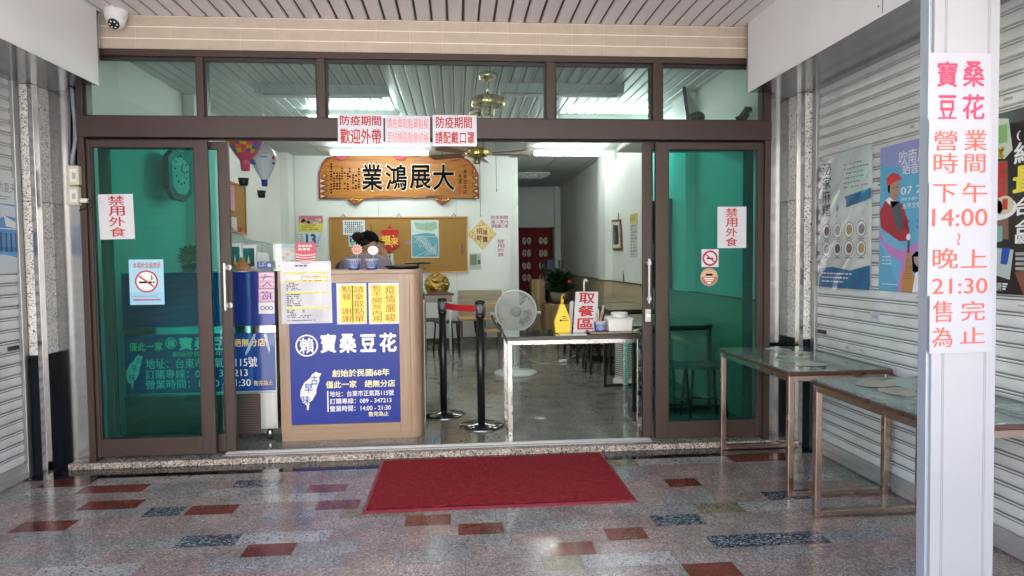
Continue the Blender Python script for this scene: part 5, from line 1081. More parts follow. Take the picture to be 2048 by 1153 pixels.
mb = MB(); mb.box(xa-.006, xb+.006, .444, .616, zt_-.012, zt_+.001, WHITE); mb.box(xa-.012, xa-.0062, .50, .55, zt_-.05, zt_-.013, WHITE); mb.build('rim', t, .003)
ca, cb = P3(1222, 632, Y=.53), P3(1255, 632, Y=.53); r_ = (cb-ca).length/2; h0 = zt_+.002; h1 = P3(1238, 625, Y=.53).z; c = ((ca.x+cb.x)/2, .53, 0); t = thing('round_tub', 'round white lidded tub on top of the white storage box', 'tub', (c[0], .53, h0))
mb = MB(); mb.lathe([(0,h0),(r_*.86,h0),(r_*.93,h1-.018),(0,h1-.018)], c, WHITE, 32); mb.build('tub_body', t); mb = MB(); mb.lathe([(r_*.9,h1-.0185),(r_,h1-.016),(r_,h1-.004),(r_*.94,h1),(r_*.7,h1-.002),(0,h1-.002)], c, WHITE, 32); mb.build('lid', t)
mb = MB()
for k in range(3): mb.cyl(P3(1266, 664-1.2*k, Y=.40+.02*k), P3(1284, 658-1.5*k, Y=.48), .003, WHITE, n=6)
tag(mb.build('straws'), 'few white straws lying beside the brown tray', 'straws', kind='stuff')

# ---------------------------------------------------------------- display case behind the counter
t = thing('display_case', 'glass display case with a white steel corner behind the counter end', 'display case', (-.6, 1.1, 0))
mb = MB(); mb.box(-1.25, -.285, .86, 1.45, .95, .965, STEEL); mb.box(-1.25, -.285, .86, 1.45, 0.08, .95, BRUSH); mb.build('cabinet', t)
mb = MB(); mb.box(-1.25, -.29, .865, .87, .966, 1.235, GLASSC); mb.box(-.295, -.29, .8705, 1.445, .966, 1.235, GLASSC); mb.box(-1.25, -.29, .865, 1.445, 1.2355, 1.242, GLASSC); mb.build('glass_hood', t)
mb = MB(); mb.box(-.30, -.272, .845, .859, .0, .98, WHITE); mb.box(-.32, -.268, .84, .859, .9805, 1.01, WHITE); mb.build('corner_post', t); mb = MB(); mb.tube([(-.29, .863, 1.24), (-.282, .863, 1.1), (-.27, .863, .98)], .005, RUB, 6); mb.build('black_lead', t)

# ---------------------------------------------------------------- the back wall
BY = 5.797
BT = thing('plaque', 'carved orange wooden plaque with four big black characters and red bows', 'plaque', tuple(P3(800, 398, Y=BY)))
O = lambda x, y: (620+x*.1758, 290+y*.1758); OUT = [(110,330),(135,270),(165,205),(200,172),(250,155),(300,135),(360,118),(420,112),(480,118),(540,106),(600,102),(690,108),(780,103),(900,108),(1000,103),(1100,110),(1200,112),(1300,116),(1400,122),(1500,124),(1600,128),(1690,142),(1750,155),(1800,190),(1845,225),(1880,285),(1905,340),(1912,612),(1800,614),(1650,608),(1500,612),(1350,604),(1200,612),(1100,600),(1000,604),(900,612),(750,612),(600,616),(450,610),(300,612),(122,614)]
def bpt(p, dy=0): q = P3(*O(*p), Y=BY); return V((q.x, BY-dy, q.z))
mb = MB(); mb.prism([bpt(p, .035) for p in OUT], (0, .035, 0), wood('plaque_wood', (.27,.085,.005), (.42,.16,.010), 2.2, .45, 0, 0)); mb.build('board', BT, .006)
mb = MB(); EDG = M('plaque_edge', (.09,.025,.012), .5)
for k in range(len(OUT)):
    a, b = bpt(OUT[k], .036), bpt(OUT[(k+1) % len(OUT)], .036); mb.bar(a, b, .014, .012, EDG, (0, 1, 0))
for side in (0, 1):
    xs_ = (118, 205) if side == 0 else (1908, 1845)
    for k in range(5 if side == 0 else 6):
        y0 = 205+k*75 if side else 330+k*58; x_ = xs_[0] if y0 > 330 else xs_[0]+(40 if side == 0 else -40)
        mb.tube([bpt((x_, y0), .038), bpt((xs_[1], y0+18), .04), bpt((xs_[1]-(6 if side == 0 else -6), y0+30), .04), bpt((x_+(20 if side == 0 else -20), y0+52), .038)], .006, EDG, 5)
        mb.add([bpt((x_+(4 if side == 0 else -4), y0+8), .0375), bpt((xs_[1]-(28 if side == 0 else -28), y0+24), .0375), bpt((x_+(4 if side == 0 else -4), y0+44), .0375)], [(0,1,2)], M('plaque_pale', (.6,.52,.38), .5))
r = random.Random(6)
for k in range(14):
    x = r.uniform(420, 1550); up_ = r.random() < .5; y = (118 if up_ else 590)+r.uniform(-8, 14); mb.tube([bpt((x, y), .037), bpt((x+50, y+r.uniform(-10, 10)), .0375), bpt((x+110, y+r.uniform(-6, 8)), .037)], .004, EDG, 5)
mb.build('carved_edge', BT)
mb = MB(); mb2 = mb
def btxt(ch, x0, y0, x1, y1, m, bold, d=.0365): a = bpt((x0, y1), d); w_ = (bpt((x1, y1), d)-a).length; h_ = (bpt((x0, y0), d)-a).length; mb2.text(ch, a, (1,0,0), (0,0,1), w_, h_, m, bold)
PALE = M('plaque_pale', (.6,.52,.38), .5)
for ch, b in (('業', (600,228,825,518)), ('鴻', (868,232,1105,515)), ('展', (1140,240,1375,500)), ('大', (1405,232,1640,518))):
    btxt(ch, b[0]-6, b[1]-6, b[2]+6, b[3]+6, PALE, .030); btxt(ch, *b, BLACK, .020, .0372)
mb.build('lettering', BT); mb = MB(); mb2 = mb
for i, ch in enumerate('祝寶桑豆花店'): btxt(ch, 1745, 225+58*i, 1785, 272+58*i, RED if i == 0 else BLACK, .01)
for i, ch in enumerate('喬遷誌慶'): btxt(ch, 1690, 340+58*i, 1725, 388+58*i, BLACK if i < 2 else RED, .01)
r = random.Random(12)
for x, y0, y1 in ((237,215,570),(270,320,500),(302,320,500),(332,320,505),(360,265,400),(390,320,500),(425,325,500),(447,270,400),(485,310,495),(517,315,505),(550,270,500)):
    y = y0
    while y < y1:
        h_ = r.uniform(14, 22); a = bpt((x, y+h_), .0365); b = bpt((x+20, y), .0365)
        if r.random() < .85: mb.bar(V((a.x, a.y, (a.z+b.z)/2)), V((b.x, a.y, (a.z+b.z)/2)), .002, abs(b.z-a.z)*.8, BLACK, (0, 1, 0)) if 0 else mb.add([a, V((b.x, a.y, a.z)), b, V((a.x, a.y, b.z))], [(0,1,2,3)], BLACK)
        y += 29
mb.build('small_lettering', BT)
BOW = M('bow_satin', (.52,.10,.13), .35, var=.25, vscale=30)
for cx, cy in ((360, 125), (1030, 122), (1640, 128)):
    mb = MB(); c = bpt((cx, cy), .05); r = random.Random(cx)
    for k in range(16): a = k*2*PI/16; mb.ball(c+V((math.cos(a)*.055, r.uniform(-.02,.01), math.sin(a)*.05)), (.032 if abs(math.cos(a)) > .5 else .018, .03, .042), BOW, 10, 8)
    mb.ball(c+V((0, -.03, 0)), .03, BOW); mb.build('bow', BT)
mb = MB(); mb.tube([bpt((x, y), .045) for x, y in ((360,112),(700,100),(1030,104),(1340,108),(1640,116))], .012, BOW, 8)
for sgn, pts in ((0, ((330,130),(200,160),(150,230),(112,330),(118,618))), (1, ((1660,130),(1800,180),(1870,260),(1910,345),(1915,618)))): mb.tube([bpt(p, .042) for p in pts], .010, M('ribbon_red', (.42,.02,.03), .4), 6)
mb.build('ribbon', BT)
for cx in (520, 1508):
    t_ = MB(); r = random.Random(cx); pts = [(cx-95,612),(cx-70,650),(cx-30,672),(cx,692),(cx+30,672),(cx+70,650),(cx+95,612)]; t_.prism([bpt(p, .055) for p in pts], (0, .055, 0), M('bracket_red', (.20,.03,.01), .4))
    for k in range(26): a, b = r.uniform(-80, 80), r.uniform(618, 676); 
    for k in range(30):
        a = r.uniform(-80, 80); b = 618+r.random()*(56*(1-abs(a)/95)); t_.ball(bpt((cx+a, b), .056), (.012, .008, .009), GOLD, 8, 6)
    t_.build('gilt_bracket', BT)

# cork boards and what is pinned on them
def board(name, label, pts4, Y=None, X=None, fr=.022, hangers=0):
    (u0, v0, u1, v1) = pts4; t = thing(name, label, 'cork board', tuple(P3((u0+u1)/2, v1, **(dict(Y=Y) if Y else dict(X=X)))))
    mb = MB(); s = Sheet(mb, u0, v0, u1, v1, Y=Y, X=X, left=X is not None, th=.012); s.base(CORK); mb.build('cork', t)
    mb = MB(); e = fr
    A = lambda a, b, l: s.c+s.e1*a+s.up*b+s.n*l
    w_, h_ = s.w/2, s.h/2
    for a0, a1, b0, b1 in ((-w_, w_, h_-e, h_), (-w_, w_, -h_, -h_+e), (-w_, -w_+e, -h_+e, h_-e), (w_-e, w_, -h_+e, h_-e)):
        mb.prism([A(a0, b0, .013), A(a1, b0, .013), A(a1, b1, .013), A(a0, b1, .013)], s.n*.012, WOODO)
    mb.build('frame', t, .003)
    if hangers:
        for f in (.1, .5, .9): mb = MB(); mb.tube([A(w_*(2*f-1)-.03, h_, .01), A(w_*(2*f-1), h_+.05, .005), A(w_*(2*f-1)+.03, h_, .01)], .006, M('hanger', (.12,.11,.09), .4, .6), 6); mb.build('hanger', t)
    return t
board('cork_board', 'wide cork board in a wooden frame behind the crouched person', (661, 434, 937, 547), Y=BY, hangers=1)
PB = BY-.0135
s = sheet('wall_calendar', 'white sheet with columns of dark marks, upper one behind the person', 'sheet', 684.7, 440.7, 730, 470, M('pale_blue_white', (.62,.68,.70), .5), None, Y=PB)
s.rect(0, 0, .02, 1, RED, 1)
for k in range(9):
    for j in range(6): 
        if rnd.random() < .9: s.rect(.12+.09*k, .12+.13*j, .165+.09*k, .21+.13*j, BLACK, 1)
s.done()
s = sheet('pinned_sheet', 'pale blue sheet with dark squares half hidden by the black cap', 'sheet', 697, 470.5, 719, 494, M('pale_blue_sheet', (.38,.55,.58), .5), None, Y=PB); s.rect(.1,.08,.9,.2,BLACK,1); s.rect(.15,.3,.6,.62,BLACK,1); s.circ(.38,.45,.12,PAPER,2); s.scribble(.1,.7,.9,.95,3,BLACK,1,.7,2); s.done()
t = thing('lucky_pouch', 'red felt pouch ornament with gold characters hanging on the cork board', 'ornament', tuple(P3(780, 440, Y=PB)))
R1 = lambda x, y, d=.0: (lambda q: V((q.x, PB-.001-d, q.z)))(P3(680+x*.1128, 430+y*.1128, Y=PB)); FELT = M('red_felt', (.52,.012,.012), .7)
mb = MB(); PCH = [(725,300),(745,270),(790,268),(840,262),(880,270),(930,262),(985,268),(1030,270),(1048,300),(1040,325),(1015,340),(1010,375),(1045,430),(1060,500),(1045,560),(1000,600),(940,615),(830,615),(770,600),(730,555),(713,490),(730,420),(765,380),(762,340),(740,325)]
mb.prism([R1(x, y, .014) for x, y in PCH], (0, .014, 0), FELT); mb.build('pouch', t, .004)
mb = MB(); mb.text('福', R1(735, 535, .0148), (1,0,0), (0,0,1), (R1(895,500)-R1(735,500)).length, (R1(800,370)-R1(800,535)).length, M('gold_felt', (.72,.50,.05), .5), .04)
for x, y in ((945,375),(925,562)): mb.ball(R1(x, y, .015), (.014,.002,.014), M('cream_felt', (.7,.6,.45), .6), 10, 6)
mb.text('來', R1(905, 540, .0148), (1,0,0), (0,0,1), (R1(1040,500)-R1(905,500)).length, (R1(800,400)-R1(800,540)).length, M('gold_felt', (.72,.50,.05), .5), .03); mb.build('gold_characters', t)
mb = MB(); mb.tube([R1(885, 85, .004), R1(885, 200, .004)], .004, M('orange_cord', (.45,.13,.02), .6), 6); mb.prism([R1(840,222,.008), R1(885,192,.008), R1(930,222,.008), R1(885,252,.008)], (0,.008,0), FELT); mb.prism([R1(838,655,.008), R1(882,612,.008), R1(926,655,.008), R1(882,695,.008)], (0,.008,0), FELT)
mb.cyl(R1(882, 695, .012), R1(882, 760, .012), .003, FELT, n=6); mb.cyl(R1(882, 760, .012), R1(882, 905, .012), .008, M('tassel_red', (.22,.012,.02), .7), r2=.015, n=10); mb.ball(R1(882, 735, .012), .014, M('bead_dark', (.04,.04,.05), .3), 10, 8); mb.build('tassel', t)
s = sheet('pinned_sheet', 'speckled pale sheet pinned below the red pouch behind its tassel', 'sheet', 762, 508, 787, 539, M('speckled_sheet', (.50,.58,.57), .5), None, Y=PB); s.scribble(.05, .05, .6, .95, 14, GREYI, 1, .5, 3, .3, .03, .12); s.done()
mb = MB(); mb.cyl(R1(553, 88, .005), R1(553, 150, .005), .004, M('orange_cord', (.45,.13,.02), .6), n=6); mb.cyl(R1(553, 150, .005), R1(553, 200, .005), .010, M('orange_cord', (.45,.13,.02), .6), n=8); mb.cyl(R1(558, 235, .006), R1(558, 290, .006), .012, GOLD, n=8); tag(mb.build('gold_pendant'), 'little gold pendant on an orange cord above the black cap', 'pendant')
s = sheet('town_map', 'blue green town map with white streets pinned on the cork board', 'map', 822.5, 440.7, 878, 516, M('map_paper', (.55,.64,.62), .45), None, Y=PB)
s.poly([(.1,.05),(.4,.08),(.9,.05),(.95,.22),(.7,.3),(.5,.27),(.2,.24)], M('map_green', (.30,.46,.34), .5), 1); s.poly([(.03,.40),(.3,.36),(.6,.34),(.85,.37),(.97,.5),(.98,.98),(.03,.97)], M('map_blue', (.10,.33,.42), .5), 1)
LW = M('map_white', (.60,.66,.64), .5); r = random.Random(14)
for k in range(11): s.line(.38+.05*k, .42+.035*k, .2+.075*k, .62+.034*k, .012, LW, 2)
for k in range(8): s.line(.2+.08*k*.6, .42+.05*k, .62+.04*k, .50+.06*k, .012, LW, 3)
for k in range(7): s.line(.45+.06*k, .95-.01*k, .92, .62+.045*k, .010, LW, 2)
s.line(.1,.6,.32,.42,.016,LW,2); s.line(.1,.44,.9,.44,.012,LW,3); s.line(.1,.98,.95,.7,.014,LW,2); s.line(.15,.45,.9,.85,.014,LW,2); s.line(.58,.05,.5,.36,.014,M('map_green_dark', (.18,.30,.24), .5),3); s.line(.58,.22,.9,.05,.014,M('map_green_dark', (.18,.30,.24), .5),3); s.poly([(.25,.66),(.4,.66),(.3,.76)], M('map_green', (.30,.46,.34), .5), 3); s.done()
s = sheet('sticker', 'tiny mauve sticker on the cork between pouch and map', 'sticker', 811, 482, 821, 488.5, M('mauve_sticker', (.32,.20,.26), .5), None, Y=PB); s.done()
s = sheet('key_tag', 'small dark key tag hanging near the end of the cork board', 'key tag', 922, 488, 926.5, 509, M('tag_dark', (.16,.13,.08), .5), None, Y=PB); s.circ(.5, .75, .3, RED, 1); s.done()
t = thing('gold_diamond_sign', 'gold paper diamond with four dark red characters on the back wall', 'sign', tuple(P3(965, 500, Y=BY))); mb = MB(); q = [P3(u, v, Y=BY) for u, v in ((963, 439.6), (994, 468.5), (966, 500), (935, 469))]
GP_ = M('gold_paper', (.68,.48,.16), .35, var=.2, vscale=30); mb.prism([V((p.x, BY-.004, p.z)) for p in q], (0, .004, 0), GP_); cc = sum(q, V((0,0,0)))/4
mb.prism([V((p.x, BY-.0055, p.z)).lerp(V((cc.x, BY-.0055, cc.z)), .1) for p in q], (0, .0012, 0), M('gold_paper_pale', (.74,.56,.24), .35, var=.25, vscale=45)); mb.build('diamond', t)
mb = MB(); DR = M('dark_red_ink', (.22,.02,.01), .5)
for ch, (x0_, y0_, x1_, y1_) in (('招', (655,330,715,392)), ('進', (722,345,778,402)), ('財', (655,408,715,468)), ('寶', (722,420,780,488))):
    a = P3(840+x0_*.1735, 400+y1_*.1735, Y=BY-.007); b = P3(840+x1_*.1735, 400+y0_*.1735, Y=BY-.007); mb.text(ch, a, (1,0,0), (0,0,1), b.x-a.x, b.z-a.z, DR, .02)
r = random.Random(3)
for k in range(26):
    a = r.uniform(0, 2*PI); rr = r.uniform(.55, .82)/ (abs(math.cos(a))+abs(math.sin(a))); R_ = (q[1]-q[3]).length/2; p = cc+V((math.cos(a)*rr*R_, 0, math.sin(a)*rr*R_)); mb.ball((p.x, BY-.006, p.z), (.012*r.uniform(.5,1.3), .001, .010), M('gold_print', (.42,.22,.04), .5), 8, 5)
mb.build('characters', t)
s = sheet('notice', 'white notice with three rows of small red characters beside the gold diamond', 'notice', 981, 431, 1017, 457, PAPER, 'notices near the edge of the back wall', Y=BY); 
for i, tx in enumerate(('防疫期間', '進入室內', '請配戴口罩')): s.text(tx, .04, .03+.33*i, .97, .31+.33*i, M('wine_ink', (.34,.02,.05), .5), 1, .012)
s.done()
s = sheet('notice', 'white paper with four faded red characters below the gold diamond', 'notice', 987.5, 477, 1015.6, 515, PAPER, 'notices near the edge of the back wall', Y=BY); s.text('禁用外食', .25, .05, .75, .97, M('wine_ink', (.34,.02,.05), .5), 1, .008, True); s.done()
s = sheet('photo_card', 'grey card with small green photographs under the gold diamond', 'photo card', 939, 507, 962, 540, M('card_grey', (.45,.47,.45), .4), None, Y=BY); s.rect(.06,.08,.64,.72,M('photo_green', (.13,.20,.08), .4, var=.4, vscale=60),1); s.rect(.7,.08,.95,.35,M('photo_pale', (.35,.38,.30), .4),1); s.rect(.7,.4,.95,.68,M('photo_dark', (.07,.08,.07), .4),1); s.done()
# date calendar near the left of the back wall
t = thing('date_calendar', 'block calendar showing the date 13 under a pink and yellow header', 'calendar', tuple(P3(622, 497, Y=BY)))
mb = MB(); s = Sheet(mb, 598, 432, 646, 464, Y=BY, th=.006); s.base(M('calendar_yellow', (.70,.58,.10), .4)); s.rect(0,0,1,.48,M('calendar_pink', (.55,.16,.25), .4),1); 
for k in range(14): a = rnd.uniform(.1,.9); s.circ(a, .38+rnd.uniform(-.15,.06), .07, M('calendar_gold', (.75,.55,.25), .4) if k % 2 else PAPER, 2, 12)
s.scribble(.12, .55, .88, .95, 3, M('calendar_green', (.15,.22,.03), .5), 1, .9, 4, .5); mb.build('header', t)
mb = MB(); s = Sheet(mb, 598, 465, 646, 497, Y=BY, th=.016); s.base(M('calendar_pale', (.58,.66,.70), .4)); s.text('13', .32, .14, .70, .78, M('calendar_blue', (.01,.10,.32), .5), 1, .05); s.scribble(.06, .1, .22, .9, 6, GREYI, 1, .8, 3); s.scribble(.78, .05, .96, .9, 6, GREYI, 1, .6, 5); s.rect(.2,.84,.8,.9,GREYI,1); mb.build('date_block', t)
# left wall board
XL = -2.597
board('cork_board', 'smaller cork board on the left wall behind the balloons', (440, 365, 490, 467), X=XL)
s = sheet('pinned_sheet', 'pink printed sheet on the small cork board', 'sheet', 452, 370, 469, 420, M('pink_sheet', (.60,.28,.38), .5), None, X=XL+.014, left=True); s.scribble(.1,.05,.9,.5,6,M('pink_dark', (.45,.10,.2), .5),1,.8,2); s.done()
s = sheet('pinned_sheet', 'white paper tucked at the foot of the small cork board', 'sheet', 452, 434, 474, 470, PAPER, None, X=XL+.016, left=True); s.done()
s = sheet('red_tag', 'small red tag at the lower corner of the small cork board', 'tag', 477, 455, 484, 468, RED, None, X=XL+.016, left=True); s.done()

# ---------------------------------------------------------------- balloon ornaments
def balloon(label, u, vtop, vneck, vskirt, hw, mats, Y, bask):
    ctr = P3(u, vtop, Y=Y); k = (P3(u+hw, vtop, Y=Y)-ctr).length; zt_ = P3(u, vtop, Y=Y).z; zn = P3(u, vneck, Y=Y).z; zs = P3(u, vskirt, Y=Y).z
    t = thing('balloon_ornament', label, 'ornament', (ctr.x, Y, zt_), group='hanging hot air balloon ornaments'); H = zt_-zn; rn = k*.26
    prof = []
    N = 12
    for i in range(N+1):
        q = i/N; zz = zt_-H*q; rr = k*math.sin(min(1, (q+.02)/.42)*PI/2)**.75 if q < .42 else k+(rn-k)*((q-.42)/.58)**1.25
        prof.append((rr, zz))
    n = 16; mb = MB(); c = V((ctr.x, Y, 0))
    for i in range(N):
        for j in range(n):
            a0, a1 = 2*PI*j/n, 2*PI*(j+1)/n; (r0, z0), (r1, z1) = prof[i], prof[i+1]
            P = lambda r_, a, z_: c+V((r_*math.cos(a), r_*math.sin(a), z_))
            mb.add([P(r0,a0,z0), P(r0,a1,z0), P(r1,a1,z1), P(r1,a0,z1)], [(0,1,2,3)], mats(i, j), True)
    mb.build('envelope', t)
    mb = MB(); mb.lathe([(rn*.95, zn-.001), (rn*.8, zs), (rn*.7, zs)], c, mats(99, 0), 16); mb.build('skirt', t)
    bu, bv0, bv1, bw = bask; zb0, zb1 = P3(bu, bv1, Y=Y).z, P3(bu, bv0, Y=Y).z; kk = (P3(bu+bw, bv0, Y=Y)-P3(bu, bv0, Y=Y)).length; bx = P3(bu, bv0, Y=Y).x; mb = MB(); mb.lathe([(0, zb0), (kk*.72, zb0), (kk, zb1), (kk*.88, zb1), (kk*.66, zb0+.006), (0, zb0+.006)], (bx, Y, 0), BLKM, 16); mb.build('basket', t)
    mb = MB()
    for s_ in (-1, 1): mb.tube([(ctr.x+s_*rn*.7, Y, zs), (bx+s_*kk*.9, Y, zb1)], .0012, WHITE, 4)
    mb.tube([(ctr.x, Y, zt_), (ctr.x, Y, 2.95)], .0015, WHITE, 4); mb.build('cords', t); return t, c, prof
PNK = M('balloon_pink', (.75,.10,.20), .35); cols = [M('balloon_yellow', (.75,.50,.02), .35), M('balloon_orange', (.75,.22,.03), .35), M('balloon_blue', (.03,.22,.48), .35), PNK, M('balloon_violet', (.42,.08,.30), .35)]
balloon('rainbow chequered balloon ornament with a pink skirt and black basket', 488, 236, 322, 342, 41, lambda i, j: PNK if i > 9 else cols[(j*2+i*3+(j*i) % 2) % 5], .95, (487, 357, 372, 11))
WB = M('balloon_white', (.60,.68,.74), .3); t, c, prof = balloon('white balloon ornament with small printed marks and a black basket', 527, 288, 360, 373, 26.5, lambda i, j: M('balloon_navy', (.015,.03,.28), .4) if i == 99 else WB, 1.15, (523, 382, 396, 9))
mb = MB(); k = max(p[0] for p in prof); q = P3(520, 315, Y=1.15-k*1.02); M2 = M('print_blue', (.03,.20,.42), .4)
mb.box(q.x+.0, q.x+.055, q.y-.003, q.y-.002, q.z+.000, q.z+.008, M2); mb.box(q.x+.015, q.x+.06, q.y-.003, q.y-.002, q.z+.03, q.z+.036, GREYI); e = P3(505, 323, Y=1.15-k*.75); mb.prism([e+V((-.03,0,-.02)), e+V((.03,0,-.028)), e+V((.0,0,.03))], (0,.004,0), M2); e = P3(547, 316, Y=1.15-k*.65); mb.ball(e, (.012,.004,.016), M('print_red', (.55,.03,.03), .4), 10, 6); e = P3(547, 327, Y=1.15-k*.62); mb.ball(e, (.010,.004,.012), M2, 10, 6); mb.build('printed_marks', t)

# ---------------------------------------------------------------- back of the shop: stools, bench, boxes, curtain
SEATW = wood('stool_seat', (.42,.25,.10), (.55,.36,.17), 2.5, .4, 0)
def stool(label, x, y, rz, h=.46, mat=SEATW, grp='black legged stools'):
    t = thing('stool', label, 'stool', (x, y, 0), rz, grp); a = .15
    mb = MB(); mb.box(-a, a, -a, a, h-.03, h, mat); mb.build('seat', t, .006, world=False)
    for sx in (-1, 1):
        for sy in (-1, 1): mb = MB(); mb.cyl((sx*(a-.015)*1.12, sy*(a-.015)*1.12, 0), (sx*(a-.03), sy*(a-.03), h-.03), .012, BLKM, n=10); mb.build('leg', t, world=False)
    mb = MB(); q = a*.98
    for z_ in (.14,): mb.tube([(-q,-q,z_),(q,-q,z_),(q,q,z_),(-q,q,z_)], .008, BLKM, 6, True)
    mb.build('footrest', t, world=False); return t
x = P3(935, 690, Z=0); stool('wood topped black stool in front of the plywood bench', x.x, x.y-.05, .05)
q = P3(870, 684, Z=0); stool('black stool tucked beside the white legged table at the back', q.x, 5.25, .1, .46, M('stool_black', (.03,.025,.022), .4))
q = P3(897, 690, Z=0); stool('black stool nearest the white table leg at the back', q.x-.02, 4.9, .3, .46, M('stool_black', (.03,.025,.022), .4))
t = thing('plywood_bench', 'grey plywood bench with a broad back against the back wall', 'bench', tuple(P3(960, 684, Y=5.6)))
a, b = P3(917, 627, Y=5.62), P3(1003, 580, Y=5.62); mb = MB(); mb.box(a.x, b.x, 5.62, 5.65, a.z-.06, b.z, WOODG); mb.build('backrest', t, .004); mb = MB(); mb.box(a.x, b.x, 5.25, 5.619, .42, .45, WOODY); mb.build('seat', t, .004)
for x in (a.x+.03, b.x-.06):
    for y in (5.28, 5.58): mb = MB(); mb.box(x, x+.03, y, y+.03, 0, .4195, BLKM); mb.build('leg', t)
t = thing('step_shelf', 'yellow wood step shelf with three levels behind the fan', 'shelf', tuple(P3(985, 684, Y=5.1)))
for k, (u0, u1, v) in enumerate(((968, 993, 611), (969, 994, 637), (970, 1000, 661))):
    a, b = P3(u0, v+4, Y=4.98), P3(u1, v-3, Y=4.98); mb = MB(); mb.box(a.x, b.x, 4.95, 5.2, a.z, b.z, WOODY); mb.build('step', t, .003)
a, b = P3(969, 684, Y=5.0), P3(1000, 610, Y=5.0)
for x in (a.x+.005, b.x-.03): mb = MB(); mb.box(x, x+.025, 5.2005, 5.23, 0, b.z-.02, BLKM); mb.box(x, x+.025, 4.96, 4.99, 0, P3(985, 664, Y=4.98).z, BLKM); mb.build('leg', t)
q0, q1 = P3(822, 600, Y=4.7), P3(904, 590, Y=4.7); t = thing('side_table', 'small table with white steel legs and a brown cover at the back', 'table', ((q0.x+q1.x)/2, 4.9, 0)); zt2 = P3(890, 592, Y=4.62).z
mb = MB(); mb.box(q0.x, q1.x, 4.6, 5.3, zt2-.03, zt2, WOODG); mb.build('tabletop', t, .003)
for x in (q0.x+.02, q1.x-.03):
    for y in (4.63, 5.26): mb = MB(); mb.cyl((x, y, 0), (x, y, zt2-.03), .014, WHITE, n=10); mb.build('leg', t)
mb = MB(); mb.box(q0.x, q1.x, 4.60, 5.3, zt2-.09, zt2-.0305, M('apron_grey', (.28,.28,.27), .4)); mb.build('apron', t)
mb = MB(); CLO = M('brown_cloth', (.10,.04,.025), .8, bump=.3, bscale=20); a = P3(852, 588, Y=4.85); b = P3(908, 583, Y=4.85); N = 12; vs = []
for j in range(5):
    for i in range(N+1): f = i/N; vs.append((a.x+(b.x-a.x)*f, 4.66+.09*j, zt2+.012+.02*math.sin(PI*f)*math.sin(PI*j/4)+(.06*math.sin(PI*f) if j in (1,2,3) else 0)*.5-(.05 if i in (0, N) else 0)*0))
mb.add(vs, [(j*(N+1)+i, j*(N+1)+i+1, (j+1)*(N+1)+i+1, (j+1)*(N+1)+i) for j in range(4) for i in range(N)], CLO, True)
mb.box(a.x+.002, b.x-.002, 4.66, 5.02, zt2+.0005, zt2+.011, CLO); tag(mb.build('folded_cloth'), 'folded dark brown cloth on the small back table', 'cloth')
c = P3(874, 570, Y=4.95); R_ = (P3(898, 570, Y=4.95)-P3(851, 570, Y=4.95)).length/2
t = thing('gold_bundle', 'round crumpled bundle of gold paper on the brown cloth', 'bundle', (c.x, 4.95, c.z-R_*.9)); FOIL = M('gold_foil', (.40,.25,.06), .32, .8, bump=1., bscale=16, var=.4, vscale=14)
mb = MB(); nu, nv = 36, 24; vs = []; fs = []; r = random.Random(9)
for j in range(nv+1):
    th = PI*j/nv
    for i in range(nu): ph = 2*PI*i/nu; e = 1+.07*math.sin(3*ph+2*math.cos(4*th))+.05*r.uniform(-1,1); vs.append(c+V((R_*math.sin(th)*math.cos(ph)*e, R_*.55*math.sin(th)*math.sin(ph)*e, R_*.93*math.cos(th)*(1 if j in (0, nv) else e))))
for j in range(nv):
    for i in range(nu): k = (i+1) % nu; fs.append((j*nu+i, (j+1)*nu+i, (j+1)*nu+k, j*nu+k))
mb.add(vs, fs, FOIL); mb.build('wrapping', t); mb = MB(); mb.tube([c+V((R_*1.0*math.cos(a), .0+.02*math.sin(a*5), R_*.92*math.sin(a))) for a in [2*PI*i/30 for i in range(30)]], .012, M('gold_rim', (.28,.17,.04), .4, .6), 6, True); mb.build('rim', t)
# right hand tables inside with stools under them
TI = M('marble_top', (.20,.22,.17), .1, var=.25, vscale=7)
GI = 'long tables along the beige wainscot'
for k, (y0, y1, lb) in enumerate(((2.75, 3.85, 'stone topped table inside, nearer one along the beige wainscot'), (3.95, 5.2, 'stone topped table inside, farther one by the potted plant'))):
    table('wall_table', lb, 1.72, 2.315, y0, y1, 0, .75, .03, BLKM, TI, M('dark_edge', (.035,.025,.02), .4), GI)
SB = M('stool_black', (.03,.025,.022), .4)
lbs = ['black stool under the stone topped tables, first in the row from the doorway', 'black stool in the row under the stone tables, second from the doorway', 'black stool in the row under the stone tables, third from the doorway', 'black stool in the row under the stone tables, fourth from the doorway', 'black stool under the stone topped tables, last in the row by the plant']
for k, lb in enumerate(lbs): stool(lb, 1.66-.0*k, 2.95+.5*k, .05*k, .46, SB, 'stools in a row under the stone tables')
